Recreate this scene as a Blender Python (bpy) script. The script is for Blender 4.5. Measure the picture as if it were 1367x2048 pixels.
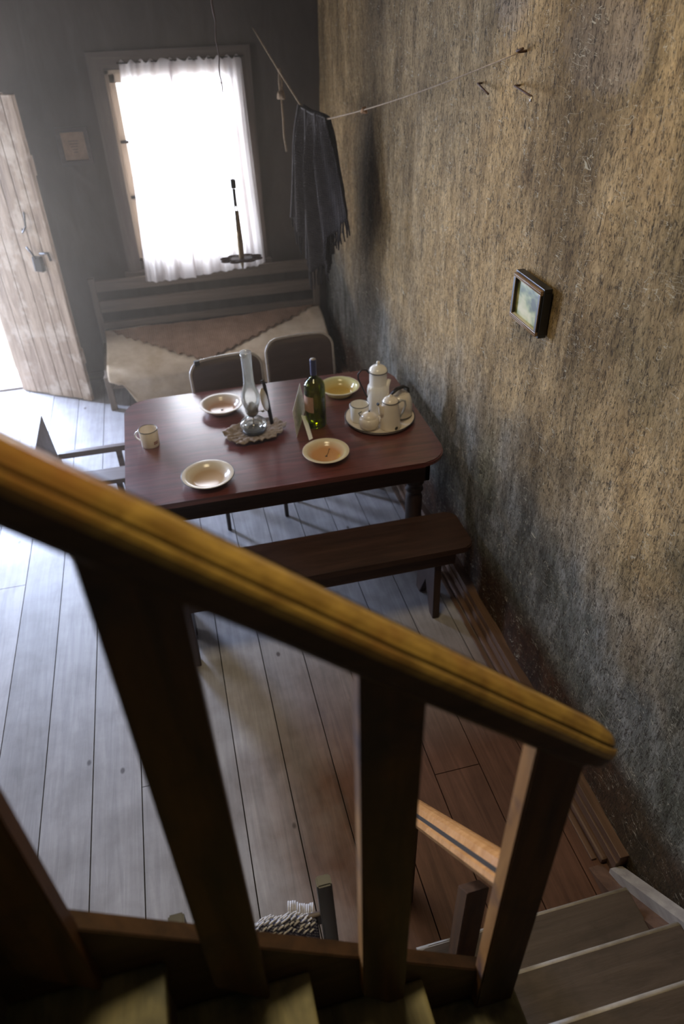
import bpy, bmesh, math, random
from mathutils import Vector, Matrix, noise
random.seed(4)
S = bpy.context.scene
for o in list(bpy.data.objects): bpy.data.objects.remove(o)
C = S.collection
PI = math.pi

# ------------------------------------------------------------ camera
yaw, pitch, roll = 0.228531, 0.650033, -0.029739
f = Vector((math.sin(yaw)*math.cos(pitch), math.cos(yaw)*math.cos(pitch), -math.sin(pitch)))
r = Vector((math.cos(yaw), -math.sin(yaw), 0)); u = r.cross(f)
r2 = r*math.cos(roll)+u*math.sin(roll); u2 = -r*math.sin(roll)+u*math.cos(roll)
cam = bpy.data.cameras.new('camera'); co = bpy.data.objects.new('camera', cam); C.objects.link(co)
co.matrix_world = Matrix(((r2.x, u2.x, -f.x, 0), (r2.y, u2.y, -f.y, 0), (r2.z, u2.z, -f.z, 2.6), (0, 0, 0, 1)))
cam.sensor_fit = 'AUTO'; cam.sensor_width = 36; cam.lens = 1425.2/2048*36
cam.clip_start = 0.02
cam.dof.use_dof = True; cam.dof.focus_distance = 2.3; cam.dof.aperture_fstop = 2.4
S.camera = co
# ------------------------------------------------------------ light, exposure
S.view_settings.view_transform = 'Standard'; S.view_settings.look = 'None'
S.view_settings.gamma = 1; S.view_settings.use_curve_mapping = False
S.view_settings.exposure = 0.12
W = bpy.data.worlds.new('sky'); S.world = W; W.use_nodes = True
bg = W.node_tree.nodes['Background']; bg.inputs[0].default_value = (0.86, 0.93, 1.0, 1); bg.inputs[1].default_value = 2.5
def area(name, loc, rot, sx, sy, power, color, spread=PI):
    L = bpy.data.lights.new(name, 'AREA'); L.shape = 'RECTANGLE'; L.size = sx; L.size_y = sy
    L.energy = power; L.color = color; L.spread = spread
    o = bpy.data.objects.new(name, L); C.objects.link(o); o.location = loc; o.rotation_euler = rot
    return o
area('door_daylight', (-1.75, 6.0, 1.25), (math.radians(-80), 0, math.radians(14)), 0.9, 2.1, 500, (0.60, 0.72, 1.0))
area('window_daylight', (0.24, 6.05, 1.6), (math.radians(-80), 0, 0), 1.0, 1.4, 150, (0.84, 0.89, 1.0))
area('side_fill', (-2.35, 4.0, 1.5), (0, math.radians(-90), 0), 1.0, 0.9, 16, (0.95, 0.93, 0.95))  # added fill light at an unseen left-wall opening
area('upstairs_daylight', (0.0, 1.5, 3.9), (math.radians(-8), 0, 0), 0.9, 0.7, 37, (1.0, 0.82, 0.50))

# ------------------------------------------------------------ materials
def newmat(name):
    m = bpy.data.materials.new(name); m.use_nodes = True
    return m, m.node_tree.nodes, m.node_tree.links, m.node_tree.nodes['Principled BSDF']
def ramp(N, stops):
    n = N.new('ShaderNodeValToRGB'); e = n.color_ramp.elements
    while len(e) > 1: e.remove(e[-1])
    e[0].position, e[0].color = stops[0][0], (*stops[0][1], 1)
    for p, c in stops[1:]:
        x = e.new(p); x.color = (*c, 1)
    return n
def nz(N, L, vec, scale, detail=6, rough=.6, dist=0, mapscale=None, rot=None):
    n = N.new('ShaderNodeTexNoise'); n.inputs['Scale'].default_value = scale
    n.inputs['Detail'].default_value = detail; n.inputs['Roughness'].default_value = rough
    n.inputs['Distortion'].default_value = dist
    if mapscale:
        mp = N.new('ShaderNodeMapping'); mp.inputs['Scale'].default_value = mapscale
        if rot: mp.inputs['Rotation'].default_value = rot
        L.new(vec, mp.inputs['Vector']); vec = mp.outputs[0]
    L.new(vec, n.inputs['Vector']); return n
def mix(N, L, fac, a, b, mode='MIX'):
    n = N.new('ShaderNodeMix'); n.data_type = 'RGBA'; n.blend_type = mode
    for sock, v in ((n.inputs[0], fac), (n.inputs[6], a), (n.inputs[7], b)):
        if hasattr(v, 'outputs') or hasattr(v, 'is_linked'): L.new(v, sock)
        elif isinstance(v, (tuple, list)): sock.default_value = (*v, 1) if len(v) == 3 else v
        else: sock.default_value = v
    return n.outputs[2]
def math_(N, L, op, a, b=None, clamp=False):
    n = N.new('ShaderNodeMath'); n.operation = op; n.use_clamp = clamp
    for i, v in enumerate((a, b)):
        if v is None: continue
        if hasattr(v, 'is_linked'): L.new(v, n.inputs[i])
        else: n.inputs[i].default_value = v
    return n.outputs[0]
def bump(N, L, B, h, strength=.3, dist=.01):
    b = N.new('ShaderNodeBump'); b.inputs['Strength'].default_value = strength; b.inputs['Distance'].default_value = dist
    L.new(h, b.inputs['Height']); L.new(b.outputs[0], B.inputs['Normal']); return b
def coords(N, kind='Object'): return N.new('ShaderNodeTexCoord').outputs[kind]
def mstretch(axis, k=14):
    s = [k, k, k]; s['xyz'.index(axis)] = 1; return tuple(s)
def wood(name, c1, c2, axis='x', rough=.45, k=14, scale=2.2, bs=.15, wear=None, rot=None, spec=.5, coat=0):
    m, N, L, B = newmat(name); v = coords(N)
    n = nz(N, L, v, scale, 8, .65, .6, mstretch(axis, k), rot)
    rp = ramp(N, [(.32, c1), (.7, c2)]); L.new(n.outputs[0], rp.inputs[0]); col = rp.outputs[0]
    n2 = nz(N, L, v, 5, 4, .6)
    if wear:
        w = ramp(N, [(.52, (0, 0, 0)), (.68, (1, 1, 1))]); L.new(n2.outputs[0], w.inputs[0])
        col = mix(N, L, w.outputs[0], col, wear)
    L.new(col, B.inputs['Base Color'])
    rr = N.new('ShaderNodeMapRange'); rr.inputs['To Min'].default_value = rough-.08; rr.inputs['To Max'].default_value = rough+.15
    L.new(n2.outputs[0], rr.inputs[0]); L.new(rr.outputs[0], B.inputs['Roughness'])
    B.inputs['Specular IOR Level'].default_value = spec
    if coat:
        B.inputs['Coat Weight'].default_value = coat; B.inputs['Coat IOR'].default_value = 1.75; B.inputs['Coat Roughness'].default_value = .24
    bump(N, L, B, n.outputs[0], bs, .004)
    return m
def plain(name, col, rough=.5, metal=0, var=.0, bs=0, scale=30):
    m, N, L, B = newmat(name)
    B.inputs['Base Color'].default_value = (*col, 1); B.inputs['Roughness'].default_value = rough; B.inputs['Metallic'].default_value = metal
    if var or bs:
        n = nz(N, L, coords(N), scale, 5, .6)
        if var:
            rp = ramp(N, [(.3, tuple(c*(1-var) for c in col)), (.7, tuple(min(1, c*(1+var)) for c in col))])
            L.new(n.outputs[0], rp.inputs[0]); L.new(rp.outputs[0], B.inputs['Base Color'])
        if bs: bump(N, L, B, n.outputs[0], bs, .004)
    return m
def glass_mat(name, col, rough=.02, gloss=.8, dust=0):
    m, N, L, B = newmat(name); N.remove(B); out = N['Material Output']
    t = N.new('ShaderNodeBsdfTransparent'); t.inputs[0].default_value = (*col, 1)
    g = N.new('ShaderNodeBsdfGlossy'); g.inputs['Roughness'].default_value = rough
    fr = N.new('ShaderNodeFresnel'); fr.inputs[0].default_value = 1.5
    k = math_(N, L, 'MULTIPLY', fr.outputs[0], gloss, True)
    mx = N.new('ShaderNodeMixShader'); L.new(k, mx.inputs[0]); L.new(t.outputs[0], mx.inputs[1]); L.new(g.outputs[0], mx.inputs[2]); o_ = mx.outputs[0]
    if dust:
        d = N.new('ShaderNodeBsdfDiffuse'); d.inputs[0].default_value = (.88, .82, .70, 1); tl = N.new('ShaderNodeBsdfTranslucent'); tl.inputs[0].default_value = (.88, .82, .70, 1)
        ds = N.new('ShaderNodeMixShader'); ds.inputs[0].default_value = .6; L.new(d.outputs[0], ds.inputs[1]); L.new(tl.outputs[0], ds.inputs[2])
        m2 = N.new('ShaderNodeMixShader'); m2.inputs[0].default_value = dust; L.new(o_, m2.inputs[1]); L.new(ds.outputs[0], m2.inputs[2]); o_ = m2.outputs[0]
    L.new(o_, out.inputs[0]); return m

def mud_wall():
    m, N, L, B = newmat('mud_plaster'); v = coords(N)
    sep = N.new('ShaderNodeSeparateXYZ'); L.new(v, sep.inputs[0]); Y, Z = sep.outputs[1], sep.outputs[2]
    st = nz(N, L, v, 3.2, 10, .72, .5, (1, 3.2, 1.15))           # vertical trowel streaks
    rp = ramp(N, [(.26, (.16, .095, .04)), (.42, (.44, .30, .145)), (.58, (.61, .43, .22)), (.76, (.82, .61, .35))]); L.new(st.outputs[0], rp.inputs[0]); col = rp.outputs[0]
    fine = nz(N, L, v, 38, 10, .78, .9, (1, 1.7, .85))
    rf = ramp(N, [(.36, (.35, .32, .28)), (.45, (.85, .83, .80)), (.55, (1, 1, 1)), (.70, (1.35, 1.32, 1.25))]); L.new(fine.outputs[0], rf.inputs[0])
    col = mix(N, L, .85, col, rf.outputs[0], 'MULTIPLY')
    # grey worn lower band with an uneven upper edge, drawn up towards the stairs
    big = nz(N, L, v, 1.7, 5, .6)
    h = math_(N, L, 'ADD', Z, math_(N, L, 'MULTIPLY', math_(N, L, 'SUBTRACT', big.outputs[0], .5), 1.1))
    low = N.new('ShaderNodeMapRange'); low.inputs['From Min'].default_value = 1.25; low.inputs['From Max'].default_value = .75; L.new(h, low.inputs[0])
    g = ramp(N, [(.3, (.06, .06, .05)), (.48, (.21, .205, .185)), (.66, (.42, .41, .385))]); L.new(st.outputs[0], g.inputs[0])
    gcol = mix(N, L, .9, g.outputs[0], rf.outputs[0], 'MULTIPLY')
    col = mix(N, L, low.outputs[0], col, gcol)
    # dark green patches on the stair side
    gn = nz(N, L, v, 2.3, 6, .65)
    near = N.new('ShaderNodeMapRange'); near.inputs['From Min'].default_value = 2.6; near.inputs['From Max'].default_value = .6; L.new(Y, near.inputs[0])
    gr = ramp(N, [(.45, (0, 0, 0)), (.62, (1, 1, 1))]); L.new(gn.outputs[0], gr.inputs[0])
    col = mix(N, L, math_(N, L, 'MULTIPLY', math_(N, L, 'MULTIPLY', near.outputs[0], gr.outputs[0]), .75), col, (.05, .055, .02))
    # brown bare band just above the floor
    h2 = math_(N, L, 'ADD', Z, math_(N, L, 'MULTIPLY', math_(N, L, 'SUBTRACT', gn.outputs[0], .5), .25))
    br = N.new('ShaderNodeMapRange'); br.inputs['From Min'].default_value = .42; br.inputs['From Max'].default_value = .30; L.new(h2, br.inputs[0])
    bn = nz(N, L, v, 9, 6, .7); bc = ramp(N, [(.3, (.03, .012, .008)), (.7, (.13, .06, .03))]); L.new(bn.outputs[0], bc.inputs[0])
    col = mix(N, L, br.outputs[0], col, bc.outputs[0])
    # bleached blotch high on the wall
    def blob(cy, cz, ry, rz):
        a = math_(N, L, 'POWER', math_(N, L, 'DIVIDE', math_(N, L, 'SUBTRACT', Y, cy), ry), 2)
        b = math_(N, L, 'POWER', math_(N, L, 'DIVIDE', math_(N, L, 'SUBTRACT', Z, cz), rz), 2)
        d = math_(N, L, 'ADD', math_(N, L, 'ADD', a, b), math_(N, L, 'MULTIPLY', math_(N, L, 'SUBTRACT', fine.outputs[0], .5), 3.2))
        q = N.new('ShaderNodeMapRange'); q.inputs['From Min'].default_value = 1.1; q.inputs['From Max'].default_value = .6; L.new(d, q.inputs[0]); return q.outputs[0]
    for b_ in ((2.05, 2.42, .22, .13), (2.62, 2.62, .15, .22)):
        col = mix(N, L, math_(N, L, 'MULTIPLY', blob(*b_), .6), col, (.46, .36, .27))
    # large uneven mottling, then two dark upright bands
    sn = nz(N, L, v, 1.1, 5, .62, .4, (1, 2.4, .8)); sr = ramp(N, [(.36, (.42, .40, .36)), (.50, (.95, .95, .95)), (.66, (1.15, 1.12, 1.05))]); L.new(sn.outputs[0], sr.inputs[0])
    col = mix(N, L, .9, col, sr.outputs[0], 'MULTIPLY')
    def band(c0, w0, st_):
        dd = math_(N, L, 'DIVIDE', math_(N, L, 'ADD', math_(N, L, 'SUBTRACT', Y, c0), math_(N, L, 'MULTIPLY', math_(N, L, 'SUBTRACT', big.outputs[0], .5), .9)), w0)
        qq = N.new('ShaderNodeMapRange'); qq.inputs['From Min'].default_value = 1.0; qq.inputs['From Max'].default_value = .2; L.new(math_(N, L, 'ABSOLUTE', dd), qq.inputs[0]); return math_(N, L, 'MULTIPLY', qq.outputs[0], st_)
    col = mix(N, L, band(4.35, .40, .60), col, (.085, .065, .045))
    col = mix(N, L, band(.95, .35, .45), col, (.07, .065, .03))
    # scratches and straw fibres showing in the mud
    dk = (.030, .019, .009)
    for sc, ms, rt, c, w, g0, g1, st_ in ((9, (1, 3.6, .30), (.10, 0, 0), dk, .013, .47, .60, .8), (17, (1, 3.2, .40), (-.35, 0, 0), dk, .020, .44, .56, .8), (30, (1, 2.6, .55), (.45, 0, 0), dk, .030, .42, .52, .8), (55, (1, 1.8, .7), (.2, 0, 0), dk, .04, .45, .55, .7),
                                         (9, (1, 1.0, 3.2), (.7, 0, 0), (.62, .56, .42), .007, .50, .58, .8), (22, (1, 1.0, 2.4), (-.6, 0, 0), (.60, .52, .38), .012, .50, .60, .7)):
        vo = nz(N, L, v, sc, 2, .5, .7, ms, rt)
        d = math_(N, L, 'ABSOLUTE', math_(N, L, 'SUBTRACT', vo.outputs[0], .5))
        q = N.new('ShaderNodeMapRange'); q.inputs['From Min'].default_value = w; q.inputs['From Max'].default_value = w*.4; L.new(d, q.inputs[0])
        gate = ramp(N, [(g0, (0, 0, 0)), (g1, (1, 1, 1))]); L.new(nz(N, L, v, sc*.9, 3, .7, 0, (1, 1.5, 1), (0, 0, 0)).outputs[0], gate.inputs[0])
        col = mix(N, L, math_(N, L, 'MULTIPLY', math_(N, L, 'MULTIPLY', q.outputs[0], gate.outputs[0]), st_), col, c)
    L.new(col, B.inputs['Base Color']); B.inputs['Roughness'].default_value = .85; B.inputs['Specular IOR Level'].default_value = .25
    hh = math_(N, L, 'ADD', math_(N, L, 'MULTIPLY', st.outputs[0], .7), fine.outputs[0])
    bump(N, L, B, hh, .8, .016)
    return m
def floor_mat():
    m, N, L, B = newmat('floorboards'); v = coords(N)
    sep = N.new('ShaderNodeSeparateXYZ'); L.new(v, sep.inputs[0])
    wv = .1925
    q = math_(N, L, 'DIVIDE', math_(N, L, 'ADD', sep.outputs[0], 4.875-.0), wv)
    idx = math_(N, L, 'FLOOR', q)
    wn = N.new('ShaderNodeTexWhiteNoise'); wn.noise_dimensions = '1D'; L.new(idx, wn.inputs['W'])
    g = nz(N, L, v, 2.0, 8, .65, 1.2, (16, 1, 1))
    rp = ramp(N, [(.3, (.30, .29, .305)), (.7, (.43, .415, .43))]); L.new(g.outputs[0], rp.inputs[0])
    col = rp.outputs[0]
    tint = N.new('ShaderNodeMapRange'); tint.inputs['To Min'].default_value = .82; tint.inputs['To Max'].default_value = 1.1; L.new(wn.outputs[0], tint.inputs[0])
    tc = N.new('ShaderNodeCombineColor'); [L.new(tint.outputs[0], tc.inputs[i]) for i in range(3)]
    col = mix(N, L, 1, col, tc.outputs[0], 'MULTIPLY')
    # red-brown tint paints table and bench shadow into the boards towards the stair foot
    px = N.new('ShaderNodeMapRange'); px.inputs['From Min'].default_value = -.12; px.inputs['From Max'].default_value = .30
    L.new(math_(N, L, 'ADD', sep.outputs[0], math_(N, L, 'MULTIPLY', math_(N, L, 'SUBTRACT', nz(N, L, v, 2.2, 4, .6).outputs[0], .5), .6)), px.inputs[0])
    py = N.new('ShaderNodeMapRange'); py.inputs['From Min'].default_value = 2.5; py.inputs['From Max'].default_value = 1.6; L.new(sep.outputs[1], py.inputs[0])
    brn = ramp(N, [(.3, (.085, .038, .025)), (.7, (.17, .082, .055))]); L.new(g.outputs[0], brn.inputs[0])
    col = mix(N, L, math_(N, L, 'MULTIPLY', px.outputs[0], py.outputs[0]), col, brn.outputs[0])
    # knots and specks
    vo = N.new('ShaderNodeTexVoronoi'); vo.inputs['Scale'].default_value = 5.0; mp = N.new('ShaderNodeMapping'); mp.inputs['Scale'].default_value = (1.3, .8, 1); L.new(v, mp.inputs[0]); L.new(mp.outputs[0], vo.inputs['Vector'])
    k = N.new('ShaderNodeMapRange'); k.inputs['From Min'].default_value = .075; k.inputs['From Max'].default_value = .04; L.new(vo.outputs['Distance'], k.inputs[0])
    col = mix(N, L, math_(N, L, 'MULTIPLY', k.outputs[0], .8), col, (.05, .035, .03))
    sm = nz(N, L, v, 5, 5, .6); s2 = ramp(N, [(.35, (.72, .70, .68)), (.6, (1, 1, 1))]); L.new(sm.outputs[0], s2.inputs[0])
    col = mix(N, L, .8, col, s2.outputs[0], 'MULTIPLY')
    L.new(col, B.inputs['Base Color']); B.inputs['Roughness'].default_value = .55; B.inputs['Specular IOR Level'].default_value = .35
    bump(N, L, B, g.outputs[0], .12, .004)
    return m
def plate_mat(name, c_in, c_rim, z_rim=.024, r_rim=.95, R=.105):
    # enamel: glaze colour inside, paler flange, set by the dish's own radius
    m, N, L, B = newmat(name); v = coords(N); sep = N.new('ShaderNodeSeparateXYZ'); L.new(v, sep.inputs[0])
    rad = math_(N, L, 'SQRT', math_(N, L, 'ADD', math_(N, L, 'POWER', sep.outputs[0], 2), math_(N, L, 'POWER', sep.outputs[1], 2)))
    q = N.new('ShaderNodeMapRange'); q.inputs['From Min'].default_value = R*.62; q.inputs['From Max'].default_value = R*.9; L.new(rad, q.inputs[0])
    col = mix(N, L, q.outputs[0], c_in, c_rim)
    L.new(col, B.inputs['Base Color']); B.inputs['Roughness'].default_value = .18
    return m
M = {}
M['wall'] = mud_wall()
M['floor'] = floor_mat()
M['gap'] = plain('dark_gap', (.012, .01, .009), .9)
M['backwall'] = wood('dark_plaster', (.060, .046, .038), (.100, .078, .064), 'z', .8, 4, 1.6, .3)
M['sidewall'] = plain('limewash', (.07, .065, .055), .9, var=.2, scale=3)
M['casing'] = wood('casing_wood', (.085, .062, .050), (.14, .105, .085), 'z', .55)
M['casingx'] = wood('casing_wood_cross', (.085, .062, .050), (.14, .105, .085), 'x', .55)
M['sash'] = wood('sash_wood', (.35, .27, .19), (.50, .40, .30), 'z', .5)
M['doorwood'] = wood('weathered_door', (.20, .125, .075), (.50, .365, .25), 'z', .75, 9, 3, .5, wear=(.56, .45, .34))
M['iron'] = plain('black_iron', (.02, .018, .017), .5, .6, var=.3)
M['rust'] = plain('rusty_iron', (.09, .05, .035), .7, .4, var=.4, bs=.3)
M['rail'] = wood('rail_wood', (.20, .105, .018), (.52, .33, .07), 'x', .30, 9, 3.2, .12, wear=(.30, .13, .025), rot=(0, .737, 0))
M['railend'] = wood('rail_wood_lower', (.38, .17, .05), (.58, .30, .11), 'y', .22, 12, 2.4, .1, rot=(.86, 0, 0))
M['groove'] = plain('dark_groove', (.03, .018, .008), .7)  # dark colour laid in the moulding grooves
M['post'] = wood('post_wood', (.022, .010, .004), (.12, .050, .015), 'z', .38, 10, 2.6, .2, wear=(.03, .018, .014))
M['litpost'] = wood('post_lit_side', (.30, .13, .035), (.60, .30, .10), 'z', .38, 6, 2.2, .2, wear=(.10, .055, .05))  # orange wood with the door light painted into its colour
M['string'] = wood('string_wood', (.03, .015, .008), (.085, .042, .02), 'x', .5, 10, 2.6, .2)
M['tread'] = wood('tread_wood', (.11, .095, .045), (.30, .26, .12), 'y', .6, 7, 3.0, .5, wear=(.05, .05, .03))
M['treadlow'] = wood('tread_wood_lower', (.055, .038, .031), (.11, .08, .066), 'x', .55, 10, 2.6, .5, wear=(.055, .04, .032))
M['nosing'] = plain('lit_nosing', (.34, .30, .25), .5, var=.2)  # paler colour stands for light on the step edges
M['riser'] = wood('riser_wood', (.07, .045, .03), (.12, .08, .05), 'x', .7)
M['skirt'] = wood('skirting_wood', (.085, .045, .028), (.17, .095, .06), 'y', .5)
M['stringer'] = wood('wall_string_wood', (.27, .24, .22), (.42, .38, .34), 'y', .6, 10, 2.5, .2)
M['table'] = wood('mahogany', (.05, .010, .010), (.16, .038, .032), 'x', .36, 13, 2.4, .25, spec=.5, coat=1)
M['darkwood'] = wood('dark_stained_wood', (.025, .012, .009), (.062, .030, .021), 'x', .42, 10, 2.4, .15)
M['darkwoodz'] = wood('dark_stained_legs', (.022, .012, .009), (.055, .027, .019), 'z', .42, 10, 2.4, .15)
M['chairpanel'] = wood('chair_panel', (.05, .028, .021), (.085, .05, .038), 'x', .4, 8, 2, .1)
M['chairrim'] = plain('chair_lit_rim', (.42, .37, .32), .3, var=.15)  # pale colour stands for window light caught along the rim
M['settle'] = wood('settle_wood', (.12, .085, .06), (.19, .14, .10), 'x', .6)
M['settlez'] = wood('settle_posts', (.12, .085, .06), (.19, .14, .10), 'z', .6)
M['greychair'] = wood('grey_brown_wood', (.09, .065, .06), (.17, .13, .125), 'x', .4)
# cloth
def cloth(name, c1, c2, scale, rough=.95, weave=None, bs=.4, trans=0):
    m, N, L, B = newmat(name); v = coords(N)
    n = nz(N, L, v, scale, 6, .65); rp = ramp(N, [(.32, c1), (.7, c2)]); L.new(n.outputs[0], rp.inputs[0]); col = rp.outputs[0]; h = n.outputs[0]
    if weave:
        w = N.new('ShaderNodeTexWave'); w.inputs['Scale'].default_value = weave; w.inputs['Distortion'].default_value = 2; w.bands_direction = 'DIAGONAL'; L.new(v, w.inputs[0])
        w2 = N.new('ShaderNodeTexWave'); w2.inputs['Scale'].default_value = weave*.8; w2.inputs['Distortion'].default_value = 2; w2.bands_direction = 'X'; L.new(v, w2.inputs[0])
        hh = math_(N, L, 'MULTIPLY', w.outputs[1], w2.outputs[1]); h = hh
        col = mix(N, L, math_(N, L, 'MULTIPLY', hh, .6), col, tuple(min(1, c*1.7) for c in c2))
    L.new(col, B.inputs['Base Color']); B.inputs['Roughness'].default_value = rough; B.inputs['Specular IOR Level'].default_value = .1
    bump(N, L, B, h, bs, .006); return m
M['sheet'] = cloth('cream_blanket', (.55, .42, .28), (.74, .61, .46), 7)
M['crochet'] = cloth('crochet_brown', (.20, .115, .07), (.34, .21, .14), 12, weave=26, bs=1)
M['mattress'] = cloth('ticking', (.10, .075, .055), (.16, .12, .09), 9)
M['shawl'] = cloth('grey_knit', (.020, .016, .015), (.046, .038, .036), 14, weave=45, bs=1)
M['shawltrim'] = cloth('grey_knit_trim', (.11, .10, .10), (.20, .185, .18), 25, bs=1)
M['doily'] = cloth('doily_yarn', (.17, .13, .105), (.36, .29, .24), 30, bs=1)
M['rope'] = cloth('jute_rope', (.28, .20, .13), (.48, .37, .26), 80, bs=.6)
M['ropered'] = cloth('jute_cord', (.33, .18, .09), (.50, .30, .17), 80, bs=.6)
M['throw'] = cloth('checked_knit', (.06, .065, .10), (.16, .16, .22), 40, weave=60, bs=1)
M['throwwhite'] = cloth('white_knit', (.42, .41, .42), (.60, .58, .58), 40, bs=1)
def curtain_mat():
    m, N, L, B = newmat('sheer_curtain'); N.remove(B); out = N['Material Output']
    d = N.new('ShaderNodeBsdfDiffuse'); d.inputs[0].default_value = (.74, .68, .66, 1)
    t = N.new('ShaderNodeBsdfTranslucent'); t.inputs[0].default_value = (.80, .75, .74, 1)
    tr = N.new('ShaderNodeBsdfTransparent')
    a = N.new('ShaderNodeMixShader'); a.inputs[0].default_value = .55; L.new(d.outputs[0], a.inputs[1]); L.new(t.outputs[0], a.inputs[2])
    n = nz(N, L, coords(N), 60, 3, .6, 0, (1, 1, 3))
    k = N.new('ShaderNodeMapRange'); k.inputs['To Min'].default_value = .08; k.inputs['To Max'].default_value = .25; L.new(n.outputs[0], k.inputs[0])
    b = N.new('ShaderNodeMixShader'); L.new(k.outputs[0], b.inputs[0]); L.new(a.outputs[0], b.inputs[1]); L.new(tr.outputs[0], b.inputs[2])
    L.new(b.outputs[0], out.inputs[0]); return m
M['curtain'] = curtain_mat()
M['pane'] = glass_mat('window_glass', (.97, .98, .98), .02, .8)
M['clearglass'] = glass_mat('lamp_glass', (.97, .97, .95), .03, .8, .07)
M['greenglass'] = glass_mat('green_glass', (.70, .76, .12), .04, .8)
M['foil'] = plain('blue_foil', (.035, .04, .10), .35, .2)
M['label'] = plain('bottle_label', (.42, .24, .16), .7, var=.2)
M['cork'] = plain('capsule_top', (.30, .27, .25), .5)
M['enamel'] = plain('cream_enamel', (.74, .66, .57), .2, var=.06, scale=12)
M['enamelw'] = plain('white_enamel', (.78, .75, .70), .18, var=.04, scale=12)
M['enamelgrey'] = plain('grey_enamel', (.36, .36, .37), .3)
M['rimblue'] = plain('dark_rim', (.03, .035, .045), .3)
M['chip'] = plain('enamel_chip', (.02, .015, .012), .6)
M['decal'] = plain('mug_transfer', (.25, .06, .03), .5)
M['brass'] = plain('old_brass', (.30, .21, .11), .45, .6, var=.3)
M['burner'] = plain('lamp_burner', (.17, .14, .11), .5, .5, var=.4, bs=.3)
M['paper'] = plain('card_paper', (.80, .82, .84), .8)
M['ink'] = plain('card_ink', (.35, .38, .42), .8)
M['oldpaper'] = plain('old_paper', (.42, .27, .16), .85, var=.15, scale=20)
M['frame1'] = wood('frame_wood', (.05, .035, .03), (.09, .065, .055), 'x', .4)
M['goldframe'] = wood('gilt_frame', (.17, .10, .05), (.34, .22, .12), 'y', .35)
M['blackframe'] = plain('black_frame', (.013, .012, .012), .35)
M['spoon'] = plain('tin_reflector', (.52, .47, .38), .35, .3, var=.1)
M['nickel'] = plain('nail_head', (.6, .55, .5), .4, .8)
def picture_mat():
    m, N, L, B = newmat('faded_landscape'); v = coords(N, 'Generated')
    n = nz(N, L, v, 1.3, 2, .4, .3, (1, 1.6, 2.4))
    rp = ramp(N, [(.35, (.05, .06, .02)), (.46, (.20, .23, .08)), (.55, (.42, .40, .18)), (.7, (.58, .52, .30))]); L.new(n.outputs[0], rp.inputs[0])
    L.new(rp.outputs[0], B.inputs['Base Color']); B.inputs['Roughness'].default_value = .3; return m
M['picture'] = picture_mat()
M['ground'] = plain('sandy_yard', (.55, .50, .42), .95, var=.1)
M['matwhite'] = plain('slip_mat', (.55, .53, .45), .6)

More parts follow.
